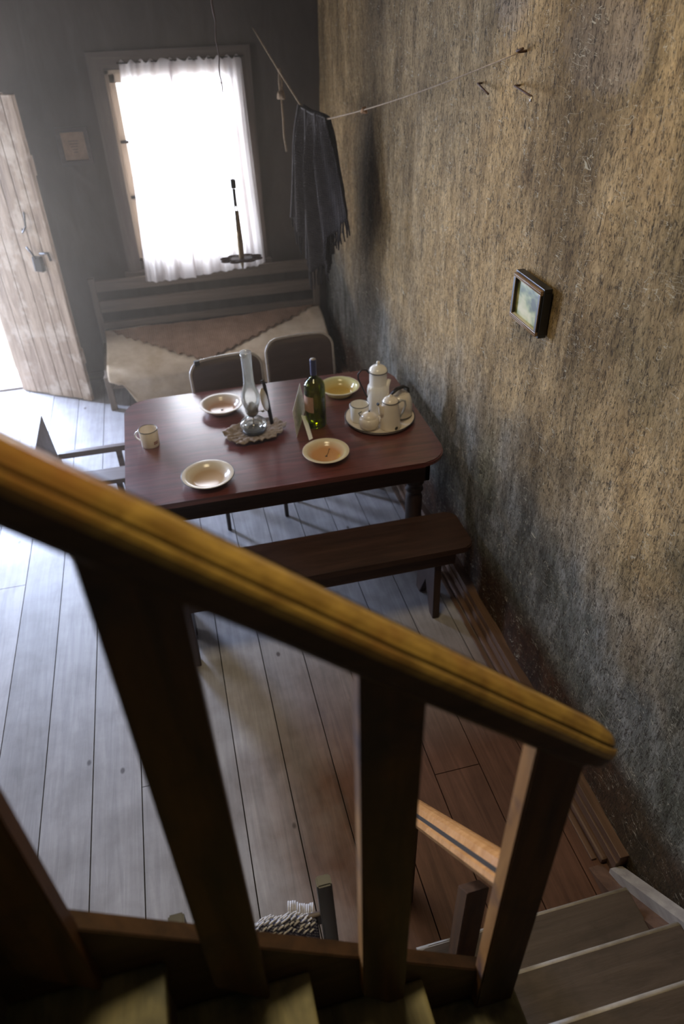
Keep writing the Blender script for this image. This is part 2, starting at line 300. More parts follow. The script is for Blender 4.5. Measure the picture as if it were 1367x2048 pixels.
# ------------------------------------------------------------ mesh helpers
def V(*a): return Vector(a)
class MB:
    def __init__(s): s.b = bmesh.new()
    def box(s, x0, x1, y0, y1, z0, z1, bev=0, rot=None, piv=None, m=0):
        r_ = bmesh.ops.create_cube(s.b, size=1)
        vs = r_['verts']
        for v in vs: v.co = V(x0+(v.co.x+.5)*(x1-x0), y0+(v.co.y+.5)*(y1-y0), z0+(v.co.z+.5)*(z1-z0))
        if rot is not None:
            p = V(*(piv or ((x0+x1)/2, (y0+y1)/2, (z0+z1)/2)))
            for v in vs: v.co = rot @ (v.co-p) + p
        if m:
            for fc in {fc for v in vs for fc in v.link_faces}: fc.material_index = m
        if bev:
            es = list({e for v in vs for e in v.link_edges})
            bmesh.ops.bevel(s.b, geom=es, offset=bev, segments=2, affect='EDGES', profile=.6)
        return s
    def prism(s, pts, d, m=0, bev=0):
        """pts: list of 3D points of a planar outline, extruded by vector d"""
        d = V(*d); a = [s.b.verts.new(V(*p)) for p in pts]; b = [s.b.verts.new(V(*p)+d) for p in pts]
        fs = [s.b.faces.new(a), s.b.faces.new(b[::-1])]
        n = len(a)
        for i in range(n): fs.append(s.b.faces.new((a[i], b[i], b[(i+1) % n], a[(i+1) % n])))
        for fc in fs: fc.material_index = m
        if bev:
            es = [e for e in {e for v in a+b for e in v.link_edges}]
            bmesh.ops.bevel(s.b, geom=es, offset=bev, segments=2, affect='EDGES')
        return s
    def lathe(s, prof, c=(0, 0, 0), n=32, m=0, wob=None):
        rings = []
        for rr, z in prof:
            if rr < 1e-5: rings.append([s.b.verts.new((c[0], c[1], c[2]+z))])
            else:
                rings.append([s.b.verts.new((c[0]+rr*math.cos(2*PI*i/n), c[1]+rr*math.sin(2*PI*i/n), c[2]+z)) for i in range(n)])
        for k in range(len(rings)-1):
            a, b = rings[k], rings[k+1]
            for i in range(n):
                j = (i+1) % n
                if len(a) == 1 and len(b) == 1: continue
                if len(a) == 1: fc = s.b.faces.new((a[0], b[j], b[i]))
                elif len(b) == 1: fc = s.b.faces.new((a[i], a[j], b[0]))
                else: fc = s.b.faces.new((a[i], a[j], b[j], b[i]))
                fc.material_index = m; fc.smooth = True
        return s
    def tube(s, pts, rad, n=8, m=0, cap=True, flat=1.0):
        pts = [V(*p) for p in pts]; R = rad if isinstance(rad, (list, tuple)) else [rad]*len(pts)
        up = None; rings = []
        for i, p in enumerate(pts):
            t = (pts[min(i+1, len(pts)-1)]-pts[max(i-1, 0)]).normalized()
            if up is None:
                up = V(0, 0, 1) if abs(t.z) < .9 else V(0, 1, 0)
            a = (up-t*up.dot(t)).normalized(); up = a; b = t.cross(a)
            rings.append([s.b.verts.new(p+(a*math.cos(2*PI*k/n)+b*flat*math.sin(2*PI*k/n))*R[i]) for k in range(n)])
        for a, b in zip(rings, rings[1:]):
            for i in range(n):
                fc = s.b.faces.new((a[i], a[(i+1) % n], b[(i+1) % n], b[i])); fc.material_index = m; fc.smooth = True
        if cap: s.b.faces.new(rings[0][::-1]).material_index = m; s.b.faces.new(rings[-1]).material_index = m
        return s
    def grid(s, fn, nu, nv, m=0):
        g = [[s.b.verts.new(fn(i/nu, j/nv)) for j in range(nv+1)] for i in range(nu+1)]
        for i in range(nu):
            for j in range(nv):
                fc = s.b.faces.new((g[i][j], g[i+1][j], g[i+1][j+1], g[i][j+1])); fc.smooth = True; fc.material_index = m
        return s
    def sweep(s, prof, path_a, path_b, m=0, nseg=1, matfn=None):
        """prof: closed list of offsets (Vectors) swept from point a to point b"""
        A, Bp = V(*path_a), V(*path_b); rings = []
        for k in range(nseg+1):
            c = A.lerp(Bp, k/nseg); rings.append([s.b.verts.new(c+o) for o in prof])
        n = len(prof)
        for a, b in zip(rings, rings[1:]):
            for i in range(n):
                fc = s.b.faces.new((a[i], b[i], b[(i+1) % n], a[(i+1) % n])); fc.material_index = matfn(i) if matfn else m
        s.b.faces.new(rings[0]); s.b.faces.new(rings[-1][::-1])
        return s
    def build(s, name, mats, parent=None, loc=None, rotz=0, solid=0, bevel=0, smooth=False, sub=0):
        bmesh.ops.recalc_face_normals(s.b, faces=s.b.faces)
        me = bpy.data.meshes.new(name); s.b.to_mesh(me); s.b.free()
        for mm in (mats if isinstance(mats, (list, tuple)) else [mats]): me.materials.append(mm)
        if smooth:
            for p in me.polygons: p.use_smooth = True
        o = bpy.data.objects.new(name, me); C.objects.link(o)
        if parent is not None: o.parent = parent
        if loc: o.location = loc
        if rotz: o.rotation_euler = (0, 0, rotz)
        if solid:
            md = o.modifiers.new('solid', 'SOLIDIFY'); md.thickness = solid; md.offset = 0
        if bevel:
            md = o.modifiers.new('bevel', 'BEVEL'); md.width = bevel; md.segments = 2; md.limit_method = 'ANGLE'
        if sub:
            md = o.modifiers.new('sub', 'SUBSURF'); md.levels = sub; md.render_levels = sub
        return o
def tag(o, label, cat, group=None, kind=None):
    o['label'] = label; o['category'] = cat
    if group: o['group'] = group
    if kind: o['kind'] = kind
    return o
def thing(name, label, cat, loc=(0, 0, 0), rotz=0, group=None):
    o = bpy.data.objects.new(name, None); C.objects.link(o); o.location = loc; o.rotation_euler = (0, 0, rotz)
    o.empty_display_size = .05
    return tag(o, label, cat, group)
def struct(name, mb, mat, **k):
    o = mb.build(name, mat, **k); o['kind'] = 'structure'; return o

# ------------------------------------------------------------ the setting
XL, XR, YB, YF, ZC = -2.15, 1.22, 5.6, -1.0, 2.85
FW = .1925
mb = MB(); mb.box(XL-.1, XR+.1, YF-.1, YB+.12, -.12, -.022, m=1)
k = math.floor((XL-.1+4.875)/FW)
while k*FW-4.875 < XR+.1:
    x0 = k*FW-4.875; y = YF-.1; random.seed(k*7+3)
    while y < YB+.12:
        L_ = random.uniform(2.6, 5.5); y1 = min(y+L_, YB+.12)
        if YB+.12-y1 < .4: y1 = YB+.12
        mb.box(x0+.0022, x0+FW-.0022, y+.0015, y1-.0015, -.03, random.uniform(-.0012, 0)); y = y1
    k += 1
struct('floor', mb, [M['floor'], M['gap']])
random.seed(4)
# right wall: uneven mud plaster, real relief
def wl(a, b):
    y = YF-.1+a*(YB-YF+.1); z = -.02+b*4.6
    n = noise.noise(V(y*1.4, z*1.1, 3))*.022+noise.noise(V(y*4.5, z*2.8, 7))*.009+noise.noise(V(y*13, z*6, 1))*.0035
    return V(XR+.012+min(n, .012), y, z)
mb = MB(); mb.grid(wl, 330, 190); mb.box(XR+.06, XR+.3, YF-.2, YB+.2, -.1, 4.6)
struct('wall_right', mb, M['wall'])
# back wall around the doorway and the window
DX0, DX1, DZ = -2.02, -1.27, 2.08
WX0, WX1, WZ0, WZ1 = -.19, .67, .90, 2.12
mb = MB()
for x0, x1, z0, z1 in ((XL-.3, DX0, -.1, ZC+.2), (DX0, DX1, DZ, ZC+.2), (DX1, WX0, -.1, ZC+.2), (WX0, WX1, -.1, WZ0), (WX0, WX1, WZ1, ZC+.2), (WX1, XR+.3, -.1, ZC+.2)):
    mb.box(x0, x1, YB, YB+.24, z0, z1)
mb.b.verts.ensure_lookup_table()
struct('wall_back', mb, M['backwall'])
# left wall, with an unseen opening added to let the side fill in
mb = MB()
for y0, y1, z0, z1 in ((YF-.3, 3.45, -.1, 4.6), (3.45, 4.55, -.1, .95), (3.45, 4.55, 2.05, 4.6), (4.55, YB+.2, -.1, 4.6)):
    mb.box(XL-.2, XL, y0, y1, z0, z1)
struct('wall_left', mb, M['sidewall'])
mb = MB(); mb.box(XL-.2, XR+.3, YF-.3, YF, -.1, 4.6); struct('wall_front', mb, M['sidewall'])
# ceiling boards stop at the stair opening, upper storey above it
mb = MB(); mb.box(XL-.2, XR+.3, 2.35, YB+.24, ZC, ZC+.12); mb.box(XL-.2, XR+.3, YF-.3, YB+.24, 4.5, 4.6)
mb.box(XL-.2, XR+.3, 2.35, 2.45, ZC, 4.5)
struct('ceiling', mb, M['casingx'])
# the yard outside
mb = MB(); mb.box(-14, 14, YB+.25, 26, -.3, -.12); mb.box(-14, XL-.21, -6, YB+.25, -.3, -.12); struct('ground', mb, M['ground'])

# skirting along the right wall and back wall
mb = MB()
mb.box(XR-.028, XR+.02, .99, YB, 0, .105, bev=.003)
mb.box(XR-.036, XR-.026, .99, YB, 0, .070, bev=.003)
mb.box(XR-.060, XR-.034, 1.03, YB, 0, .030, bev=.008)
mb.box(XR-.085, XR-.064, 1.05, YB, 0, .010, bev=.003)
struct('baseboard_right', mb, M['skirt'])
mb = MB(); mb.box(DX1+.02, XR-.09, YB-.018, YB+.01, 0, .075, bev=.004); struct('baseboard_back', mb, M['casingx'])

# window: casing, sash, muntins, panes
mb = MB()
cx0, cx1, cz0, cz1 = -.285, .765, .84, 2.225
yo = YB-.028
t_ = .092
mb.prism([(cx0, yo, cz1), (cx1, yo, cz1), (cx1-t_, yo, cz1-t_), (cx0+t_, yo, cz1-t_)], (0, .03, 0), m=1)
mb.prism([(cx0, yo, cz1), (cx0+t_, yo, cz1-t_), (cx0+t_, yo, cz0), (cx0, yo, cz0)], (0, .03, 0))
mb.prism([(cx1, yo, cz1), (cx1, yo, cz0), (cx1-t_, yo, cz0), (cx1-t_, yo, cz1-t_)], (0, .03, 0))
mb.box(cx0-.03, cx1+.03, YB-.05, YB, cz0-.045, cz0, bev=.006, m=1)
w1 = struct('window_1', mb, [M['casing'], M['casingx']])
mb = MB()
mb.box(WX0, WX0+.022, YB, YB+.24, WZ0, WZ1); mb.box(WX1-.022, WX1, YB, YB+.24, WZ0, WZ1)
mb.box(WX0, WX1, YB, YB+.24, WZ1-.022, WZ1); mb.box(WX0, WX1, YB, YB+.24, WZ0, WZ0+.022)
mb.build('window_jamb', M['sash'], w1)
mb = MB(); ys = YB+.03
for a, b_ in ((WX0+.022, WX0+.062), (WX1-.062, WX1-.022), (.225, .255)): mb.box(a, b_, ys, ys+.035, WZ0+.022, WZ1-.022, bev=.003)
for a, b_ in ((WZ0+.022, WZ0+.075), (WZ1-.075, WZ1-.022), (1.325, 1.35), (1.685, 1.71)): mb.box(WX0+.022, WX1-.022, ys, ys+.035, a, b_, bev=.003)
mb.build('window_frame', M['sash'], w1)
mb = MB(); mb.box(WX0+.05, WX1-.05, ys+.014, ys+.018, WZ0+.05, WZ1-.05); mb.build('window_pane', M['pane'], w1)
for z in (1.70, 1.345):
    mb = MB(); mb.box(WX0+.02, WX0+.085, YB+.005, YB+.03, z-.008, z+.008, bev=.003); mb.build('hinge', M['iron'], w1)
# doorway frame
mb = MB()
mb.box(DX1-.002, DX1+.075, YB-.02, YB+.24, 0, DZ+.07, bev=.004); mb.box(DX0-.07, DX0+.002, YB-.02, YB+.24, 0, DZ+.07, bev=.004); mb.box(DX0-.07, DX1+.075, YB-.02, YB+.24, DZ, DZ+.07, bev=.004, m=1)
mb.box(DX0, DX1, YB, YB+.24, 0, .02, m=1)
struct('trim_1', mb, [M['casing'], M['casingx']])
# plank door, open into the room: hinge at the right jamb
dr = thing('door_1', 'weathered plank door standing open beside the bright doorway', 'door', (-1.262, 5.575, 0)); dr['kind'] = 'structure'
A = V(-.72, 5.225, 0); H_ = V(-1.262, 5.575, 0); dv = (A-H_).normalized(); ang = math.atan2(dv.y, dv.x); DL = (A-H_).length
widths = [.135, .115, .125, .10, .085, DL-.56]
mb = MB(); x = 0
for i, w_ in enumerate(widths):
    mb.box(x+.0025, x+w_-.0025, -.016, .016, .012+.004*math.sin(i*2.1), 2.06+.006*math.cos(i*3), bev=.004); x += w_
d_ = mb.build('door_leaf', M['doorwood'], dr, rotz=ang)
mb = MB(); mb.box(.0, DL-.01, .016, .04, .3, .42, bev=.004); mb.box(.0, DL-.01, .016, .04, 1.6, 1.72, bev=.004); mb.build('ledge', M['doorwood'], dr, rotz=ang)
def P(s_, z, off=-.018): return V((DL-s_), off, z)
mb = MB(); mb.box(DL-.165, DL-.10, -.050, -.016, 1.00, 1.10, bev=.006); mb.tube([(DL-.13, -.05, 1.09), (DL-.13, -.07, 1.13), (DL-.17, -.06, 1.17)], .007)
mb.tube([(DL-.10, -.03, 1.12), (DL-.03, -.035, 1.13), (DL-.02, -.035, 1.08)], .009)
mb.build('lock', M['iron'], dr, rotz=ang)
mb = MB(); mb.tube([(DL-.15, -.018, 1.38), (DL-.125, -.05, 1.36), (DL-.135, -.055, 1.30), (DL-.175, -.05, 1.26), (DL-.20, -.018, 1.27)], .006); mb.build('door_handle', M['iron'], dr, rotz=ang)

# thin haze volume in the lower room, lit by the open door and the window
hm = bpy.data.materials.new('haze_air'); hm.use_nodes = True; hn = hm.node_tree.nodes; hn.clear()
ho = hn.new('ShaderNodeOutputMaterial'); hv = hn.new('ShaderNodeVolumeScatter'); hv.inputs['Density'].default_value = .018; hv.inputs['Anisotropy'].default_value = .55; hv.inputs['Color'].default_value = (1, .80, .58, 1)
hm.node_tree.links.new(hv.outputs[0], ho.inputs['Volume'])
mb = MB(); mb.box(XL+.01, XR-.02, 2.4, YB-.07, .02, ZC-.02); hz = mb.build('haze', hm); tag(hz, 'thin haze in the air before the bright door and window', 'haze', kind='stuff')

# ------------------------------------------------------------ stairs
th = math.radians(42.8); TT = V(math.cos(th), 0, -math.sin(th)); NN = V(math.sin(th), 0, math.cos(th)); YY = V(0, 1, 0)
stair = thing('staircase', 'dark wooden stairs turning up from the right wall towards the viewer', 'stairs', (.8, .3, 0))
SL = V(.8, .3, 0)
def loc_(o, base=SL): o.location = -base; return o
NX = {k: .479-.2213*(k-4) for k in range(4, 12)}; NZ = {4: .80, 5: .988, 6: 1.178, 7: 1.371, 8: 1.562, 9: 1.753, 10: 1.944}
for k in range(4, 10):
    x1 = NX[k]; x0 = NX[k+1]-.03
    mb = MB(); mb.box(x0, x1, -.42, .525, NZ[k]-.032, NZ[k], bev=.006)
    loc_(mb.build('tread', M['tread'], stair))
    mb = MB(); zb = NZ[k-1] if k > 4 else .60
    mb.box(x1-.03, x1-.012, -.42, .525, zb-.01, NZ[k]-.03); loc_(mb.build('riser', M['riser'], stair))
# lowest three steps climb along the right wall
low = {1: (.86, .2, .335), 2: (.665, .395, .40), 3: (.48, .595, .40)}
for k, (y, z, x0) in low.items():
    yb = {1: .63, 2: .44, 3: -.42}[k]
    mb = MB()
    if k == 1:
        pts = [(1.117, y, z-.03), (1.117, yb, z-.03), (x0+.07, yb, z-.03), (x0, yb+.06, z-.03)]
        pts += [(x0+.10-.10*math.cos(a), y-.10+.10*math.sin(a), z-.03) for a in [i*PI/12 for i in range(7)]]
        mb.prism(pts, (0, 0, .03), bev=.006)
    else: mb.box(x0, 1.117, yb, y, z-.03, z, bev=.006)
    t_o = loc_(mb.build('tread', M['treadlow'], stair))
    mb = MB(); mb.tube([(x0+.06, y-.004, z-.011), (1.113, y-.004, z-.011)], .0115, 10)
    n_o = mb.build('nosing', M['nosing'], t_o); n_o['label'] = 'pale front edge, painted as lit'
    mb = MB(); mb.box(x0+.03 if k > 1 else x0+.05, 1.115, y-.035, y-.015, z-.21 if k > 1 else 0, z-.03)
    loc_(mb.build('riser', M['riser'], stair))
# wall string
def zs(y): return .04+(.99-y)*.905
mb = MB(); mb.prism([(1.165, .985, 0), (1.165, .99, .045), (1.165, -.45, zs(-.45)), (1.165, -.45, zs(-.45)-.5), (1.165, .45, 0)], (.045, 0, 0))
loc_(mb.build('wall_string', M['stringer'], stair))
mb = MB(); mb.prism([(1.113, 1.03, 0), (1.113, .93, .05), (1.113, -.45, zs(-.45)-.10), (1.113, -.45, zs(-.45)-.5), (1.113, .50, 0)], (.054, 0, 0))
loc_(mb.build('wall_string', M['skirt'], stair))
# outer string under the balusters
def zt(x): return 1.534-(x+.274)*.906
mb = MB(); mb.prism([(.40, .525, zt(.40)), (-.95, .525, zt(-.95)), (-.95, .525, zt(-.95)-.5), (.40, .525, zt(.40)-.5)], (0, .028, 0), bev=.002)
loc_(mb.build('outer_string', M['string'], stair))
mb = MB(); mb.prism([(.415, .50, .60), (.415, .60, .60), (.415, .70, .40), (.415, .80, .17), (.415, .80, 0), (.415, .50, 0)], (.028, 0, 0))
loc_(mb.build('outer_string', M['string'], stair))

railing = thing('stair_railing', 'worn yellow-brown moulded handrail on flat balusters across the foreground', 'railing', (.425, .54, 0))
RB = V(.425, .54, 0)
NO, TO = -.0084, -.024
prof = [(.495, 1.562), (.488, 1.566), (.4865, 1.588), (.489, 1.596), (.494, 1.600), (.4985, 1.600), (.500, 1.5955), (.503, 1.5955), (.505, 1.601), (.515, 1.606), (.530, 1.608), (.542, 1.605), (.5445, 1.601), (.547, 1.601), (.549, 1.603), (.556, 1.598), (.558, 1.588), (.555, 1.577), (.548, 1.569), (.53, 1.562)]
prof = [(y, n+NO) for y, n in prof]
def rail_sweep(prof, t0, t1, round_=.05):
    mb = MB(); b = mb.b; cy = sum(p[0] for p in prof)/len(prof); cn = sum(p[1] for p in prof)/len(prof); rings = []
    st = [(t0+(t1-round_-t0)*i/40, 1) for i in range(41)]+[(t1-round_*(1-q), s_) for q, s_ in ((.35, .97), (.65, .90), (.85, .78), (1, .58))]
    for t, s_ in st:
        rings.append([b.verts.new(TT*t+YY*(cy+(y-cy)*s_)+NN*(cn+(n-cn)*(s_*.6+.4)+noise.noise(V(t*6, y*20, n*20))*.0012)) for y, n in prof])
    n = len(prof)
    for a, c in zip(rings, rings[1:]):
        for i in range(n):
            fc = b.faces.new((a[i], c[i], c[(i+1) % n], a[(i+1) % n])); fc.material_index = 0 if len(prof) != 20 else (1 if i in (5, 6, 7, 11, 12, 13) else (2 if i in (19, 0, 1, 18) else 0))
    b.faces.new(rings[0]); b.faces.new(rings[-1][::-1])
    return mb
def worn(o):  # colours the left faces as lit by the door
    o.data.materials.append(M['litpost'])
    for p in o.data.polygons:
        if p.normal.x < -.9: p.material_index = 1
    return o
hr = rail_sweep(prof, -2.35, -.742+TO).build('handrail', [M['rail'], M['groove'], M['string']], railing); hr.location = -RB  # dark string colour paints shade on the rail's near side and underside
sub_ = [(.494, 1.553), (.490, 1.560), (.492, 1.572), (.546, 1.572), (.548, 1.560), (.544, 1.553)]
sub_ = [(y, n+NO) for y, n in sub_]
o = rail_sweep(sub_, -2.35, -.775+TO, .02).build('rail_bed_moulding', M['string'], railing); o.location = -RB
def zr(x): return (1.565+NO-x*math.sin(th))/math.cos(th)
for i, (x0, x1, y1) in enumerate(((-.615, -.53, .533), (-.362, -.277, .533), (-.120, -.038, .533), (.130, .213, .533))):
    mb = MB(); mb.prism([(x0, .50, zr(x0)), (x1, .50, zr(x1)), (x1, .50, zt(x1)-.155), (x0, .50, zt(x0)-.11)], (0, y1-.5, 0), bev=.0025)
    o = worn(mb.build('baluster', M['post'], railing)); o.location = -RB  # left faces coloured as lit by the door
mb = MB(); mb.prism([(.380, .50, zr(.380)), (.466, .50, zr(.466)), (.466, .50, 0), (.380, .50, 0)], (0, .036, 0), bev=.003)
o = worn(mb.build('newel_post', M['post'], railing)); o.location = -RB  # left faces coloured as lit by the door

# lower railing running down into the room
lr = thing('stair_railing', 'short lower banister with glossy orange rail, seen below the main handrail', 'railing', (.43, 1.11, 0)); LB = V(.43, 1.11, 0)
al = math.atan(1.215); DT = V(0, math.cos(al), -math.sin(al)); DN = V(0, math.sin(al), math.cos(al)); XX = V(1, 0, 0)
p2 = [(.394, 1.215), (.387, 1.222), (.385, 1.232), (.391, 1.240), (.399, 1.241), (.403, 1.237), (.407, 1.246), (.418, 1.256), (.430, 1.258), (.442, 1.256), (.450, 1.247), (.453, 1.239), (.457, 1.243), (.465, 1.240), (.468, 1.231), (.464, 1.220), (.458, 1.215)]
mb = MB(); b = mb.b; rings = []
for q in range(31):
    t = -.47+(.235+.50)*q/30 if False else None
def tdown(y): return None
# parameter t so that y = n*sin(al)+t*cos(al)
def T_of_y(y, n): return (y-n*math.sin(al))/math.cos(al)
t0, t1 = T_of_y(.528, 1.235), T_of_y(1.10, 1.235)
for q in range(31):
    t = t0+(t1-t0)*q/30; rings.append([b.verts.new(XX*x+DN*n+DT*t) for x, n in p2])
for a, c in zip(rings, rings[1:]):
    for i in range(len(p2)):
        fc = b.faces.new((a[i], c[i], c[(i+1) % len(p2)], a[(i+1) % len(p2)])); fc.material_index = 1 if i in (4, 5, 10, 11) else 0
b.faces.new(rings[0]); b.faces.new(rings[-1][::-1])
o = mb.build('handrail', [M['railend'], M['groove']], lr); o.location = -LB
mb = MB(); mb.prism([(.405, .650, 1.00), (.405, .695, .945), (.405, .695, .42), (.405, .650, .42)], (.052, 0, 0), bev=.002); o = mb.build('baluster', M['post'], lr); o.location = -LB
mb = MB(); mb.box(.392, .462, 1.075, 1.14, 0, .60, bev=.003); o = mb.build('newel_post', M['post'], lr); o.location = -LB

# ------------------------------------------------------------ dining table
def rrect(x0, x1, y0, y1, r_, z, n=8):
    pts = []
    for cx, cy, a0 in ((x1-r_, y1-r_, 0), (x0+r_, y1-r_, PI/2), (x0+r_, y0+r_, PI), (x1-r_, y0+r_, 1.5*PI)):
        for i in range(n+1): pts.append((cx+r_*math.cos(a0+PI/2*i/n), cy+r_*math.sin(a0+PI/2*i/n), z))
    return pts
tb = thing('dining_table', 'reddish mahogany dining table with rounded corners and turned legs', 'table', (.40, 3.145, 0)); TB = V(.40, 3.145, 0)
mb = MB(); mb.prism(rrect(-.352-.40, 1.15-.40, 2.635-3.145, 3.655-3.145, .13, .722), (0, 0, .028), bev=.006); mb.build('tabletop', M['table'], tb)
mb = MB()
ax0, ax1, ay0, ay1 = -.685, .665, -.465, .465
for bx in ((ax0, ax1, ay0, ay0+.022), (ax0, ax1, ay1-.022, ay1), (ax0, ax0+.022, ay0, ay1), (ax1-.022, ax1, ay0, ay1)): mb.box(*bx, .612, .722)
mb.build('apron', M['darkwood'], tb)
tl = [(.0, .722), (.042, .722), (.042, .60), (.034, .595), (.026, .585), (.036, .572), (.040, .560), (.034, .548), (.024, .540), (.034, .528), (.038, .515), (.032, .502), (.024, .495), (.031, .485), (.035, .470), (.035, .40), (.033, .30), (.028, .20), (.024, .13), (.031, .12), (.033, .105), (.026, .092), (.019, .08), (.023, .05), (.026, .03), (.020, .012), (.018, 0), (0, 0)]
for sx, sy in ((-.62, -.38), (.62, -.38), (-.62, .40), (.64, .40)):
    mb = MB(); mb.lathe([(rr*1.22, z) for rr, z in tl], (sx, sy, 0), 20); mb.build('leg', M['darkwoodz'], tb)

# ------------------------------------------------------------ long bench in front
bn = thing('bench', 'long dark wooden bench in front of the table, end against the wall', 'bench', (.41, 2.475, 0))
mb = MB(); mb.prism(rrect(-.76, .765, -.142, .142, .045, .418), (0, 0, .032), bev=.006); mb.build('seat', M['darkwood'], bn)
for sy in (-.125, .105):
    mb = MB(); mb.box(-.70, .68, sy, sy+.02, .345, .418, bev=.003); mb.build('apron', M['darkwood'], bn)
for sx in (-.60, .585):
    mb = MB()
    mb.prism([(sx, -.105, .418), (sx, .105, .418), (sx, .128, 0), (sx, .075, 0), (sx, 0, .17), (sx, -.075, 0), (sx, -.128, 0)], (.035, 0, 0), bev=.003)
    mb.build('leg', M['darkwoodz'], bn)

# ------------------------------------------------------------ two chairs behind the table
def make_chair(loc, rz, label):
    c = thing('dining_chair', label, 'chair', loc, rz, 'chairs tucked under the far side of the table')
    w, h0, h1, r_ = .205, .50, .865, .075
    def bx(x): return -.03*(1-(x/w)**2)         # gentle curve of the back
    out = [(-w, h0)]+[(-w, h1-r_)]+[(-w+r_-r_*math.cos(a), h1-r_+r_*math.sin(a)) for a in [i*PI/16 for i in range(1, 9)]]
    out += [(-x, z) for x, z in out[::-1]]
    mb = MB()
    def fn(a, b_):
        x = -w+2*w*a; e = max(0, abs(x)-(w-r_)); top = h1-r_+math.sqrt(max(0, r_*r_-e*e)); z = h0+(top-h0)*b_
        return V(x, -bx(x)+(z-.45)*.14, z)
    mb.grid(fn, 24, 8); mb.build('backrest', M['chairpanel'], c, solid=.014)
    mb = MB(); mb.tube([(x, -bx(x)+(z-.45)*.14, z) for x, z in [(x, z) for x, z in out[:10]]+[(-w+r_+(2*w-2*r_)*i/10, h1) for i in range(1, 10)]+out[10:]], .0085, 8)
    rim = mb.build('lit_back_rim', M['chairrim'], c); rim['label'] = 'rim of the chair back, paled as if catching window light'
    mb = MB(); mb.prism(rrect(-.20, .20, -.40, -.01, .06, .435), (0, 0, .022), bev=.005); mb.build('seat', M['chairpanel'], c)
    for sx in (-.175, .175):
        mb = MB(); mb.tube([(sx, -.38, 0), (sx*.97, -.36, .44)], [.012, .015], 10); mb.build('leg', M['darkwoodz'], c)
        mb = MB(); mb.tube([(sx*1.05, .05, 0), (sx*1.05, -.01, .44), (sx*1.12, .01, .54)], [.012, .015, .012], 10); mb.build('leg', M['darkwoodz'], c)
    for y in (-.34, -.06):
        mb = MB(); mb.tube([(-.17, y, .22), (.17, y, .22)], .008, 8); mb.build('stretcher', M['darkwoodz'], c)
    return c
c1 = make_chair((.235, 3.745, 0), math.radians(6), 'rounded chair back nearest the oil lamp, behind the far left bowl')
c2 = make_chair((.69, 3.905, 0), math.radians(3), 'rounded chair back behind the green bottle, close to the right wall')
mb = MB(); mb.box(-.175, -.145, .043, .062, .855, .880, bev=.003); k_ = mb.build('clip', M['iron'], c1); k_['label'] = 'small black clip on the rim'

# ------------------------------------------------------------ low frame chair at the left end of the table
lc = thing('wooden_chair', 'low grey-brown chair with open seat frame at the left table end', 'chair', (-.58, 3.58, 0))
mb = MB(); mb.box(-.235, -.205, -.215, .165, .43, .695, bev=.004, rot=Matrix.Rotation(math.radians(-4), 3, 'Y'), piv=(-.22, 0, .43)); mb.build('backrest', M['greychair'], lc)
mb = MB(); mb.box(-.20, .20, .135, .170, .415, .450, bev=.004); mb.build('side_rail', M['greychair'], lc)
mb = MB(); mb.box(-.20, .20, -.215, -.085, .425, .450, bev=.004); mb.build('side_rail', M['greychair'], lc)
for sx, sy in ((.13, .152), (.13, -.16), (-.21, .152), (-.21, -.19)):
    mb = MB(); mb.box(sx-.016, sx+.016, sy-.016, sy+.016, 0, .43, bev=.003); mb.build('leg', M['greychair'], lc)

# ------------------------------------------------------------ settle by the back wall, blanket and shawl on it
se = thing('settle', 'slat-backed wooden settle under the window', 'settle', (.30, 5.30, 0)); 
for x, w_ in ((-.885, .045), (.800, .05)):
    mb = MB(); mb.box(x, x+w_, .215, .255, 0, .84, bev=.004, rot=Matrix.Rotation(math.radians(2), 3, 'X'), piv=(x, .24, 0)); mb.build('back_post', M['settlez'], se)
for z0, z1 in ((.733, .815), (.575, .662), (.445, .498)):
    mb = MB(); mb.box(-.845, .805, .205, .230, z0, z1, bev=.003); mb.build('back_rail', M['settle'], se)
for x in (-.885, .80):
    mb = MB(); mb.box(x, x+.045, -.275, -.235, 0, .27, bev=.004); mb.build('front_leg', M['settlez'], se)
    mb = MB(); mb.box(x+.005, x+.04, -.24, .22, .22, .27, bev=.004, rot=Matrix.Rotation(math.radians(9), 3, 'X'), piv=(x, -.24, .25)); mb.build('seat_rail', M['settlez'], se)
mb = MB(); mb.box(-.84, .80, -.27, -.235, .17, .25, bev=.004); mb.build('seat_rail', M['settle'], se)
def seat_z(y): return .285+(y-5.02)*(.43-.285)/.5
def matt(a, b_):
    x = -.54+1.66*a; y = 5.03+.47*b_
    e = min(a, 1-a, .04)/.04; e2 = min(b_, 1-b_, .12)/.12
    return V(x, y, seat_z(y)-.012-.05*(1-math.sqrt(max(0, 1-(1-e)**2)))-.05*(1-math.sqrt(max(0, 1-(1-e2)**2))))
mb = MB(); mb.grid(matt, 60, 24); o = mb.build('mattress', M['mattress'], solid=.02)
tag(o, 'brown seat pad lying under the cream blanket on the settle', 'mattress')
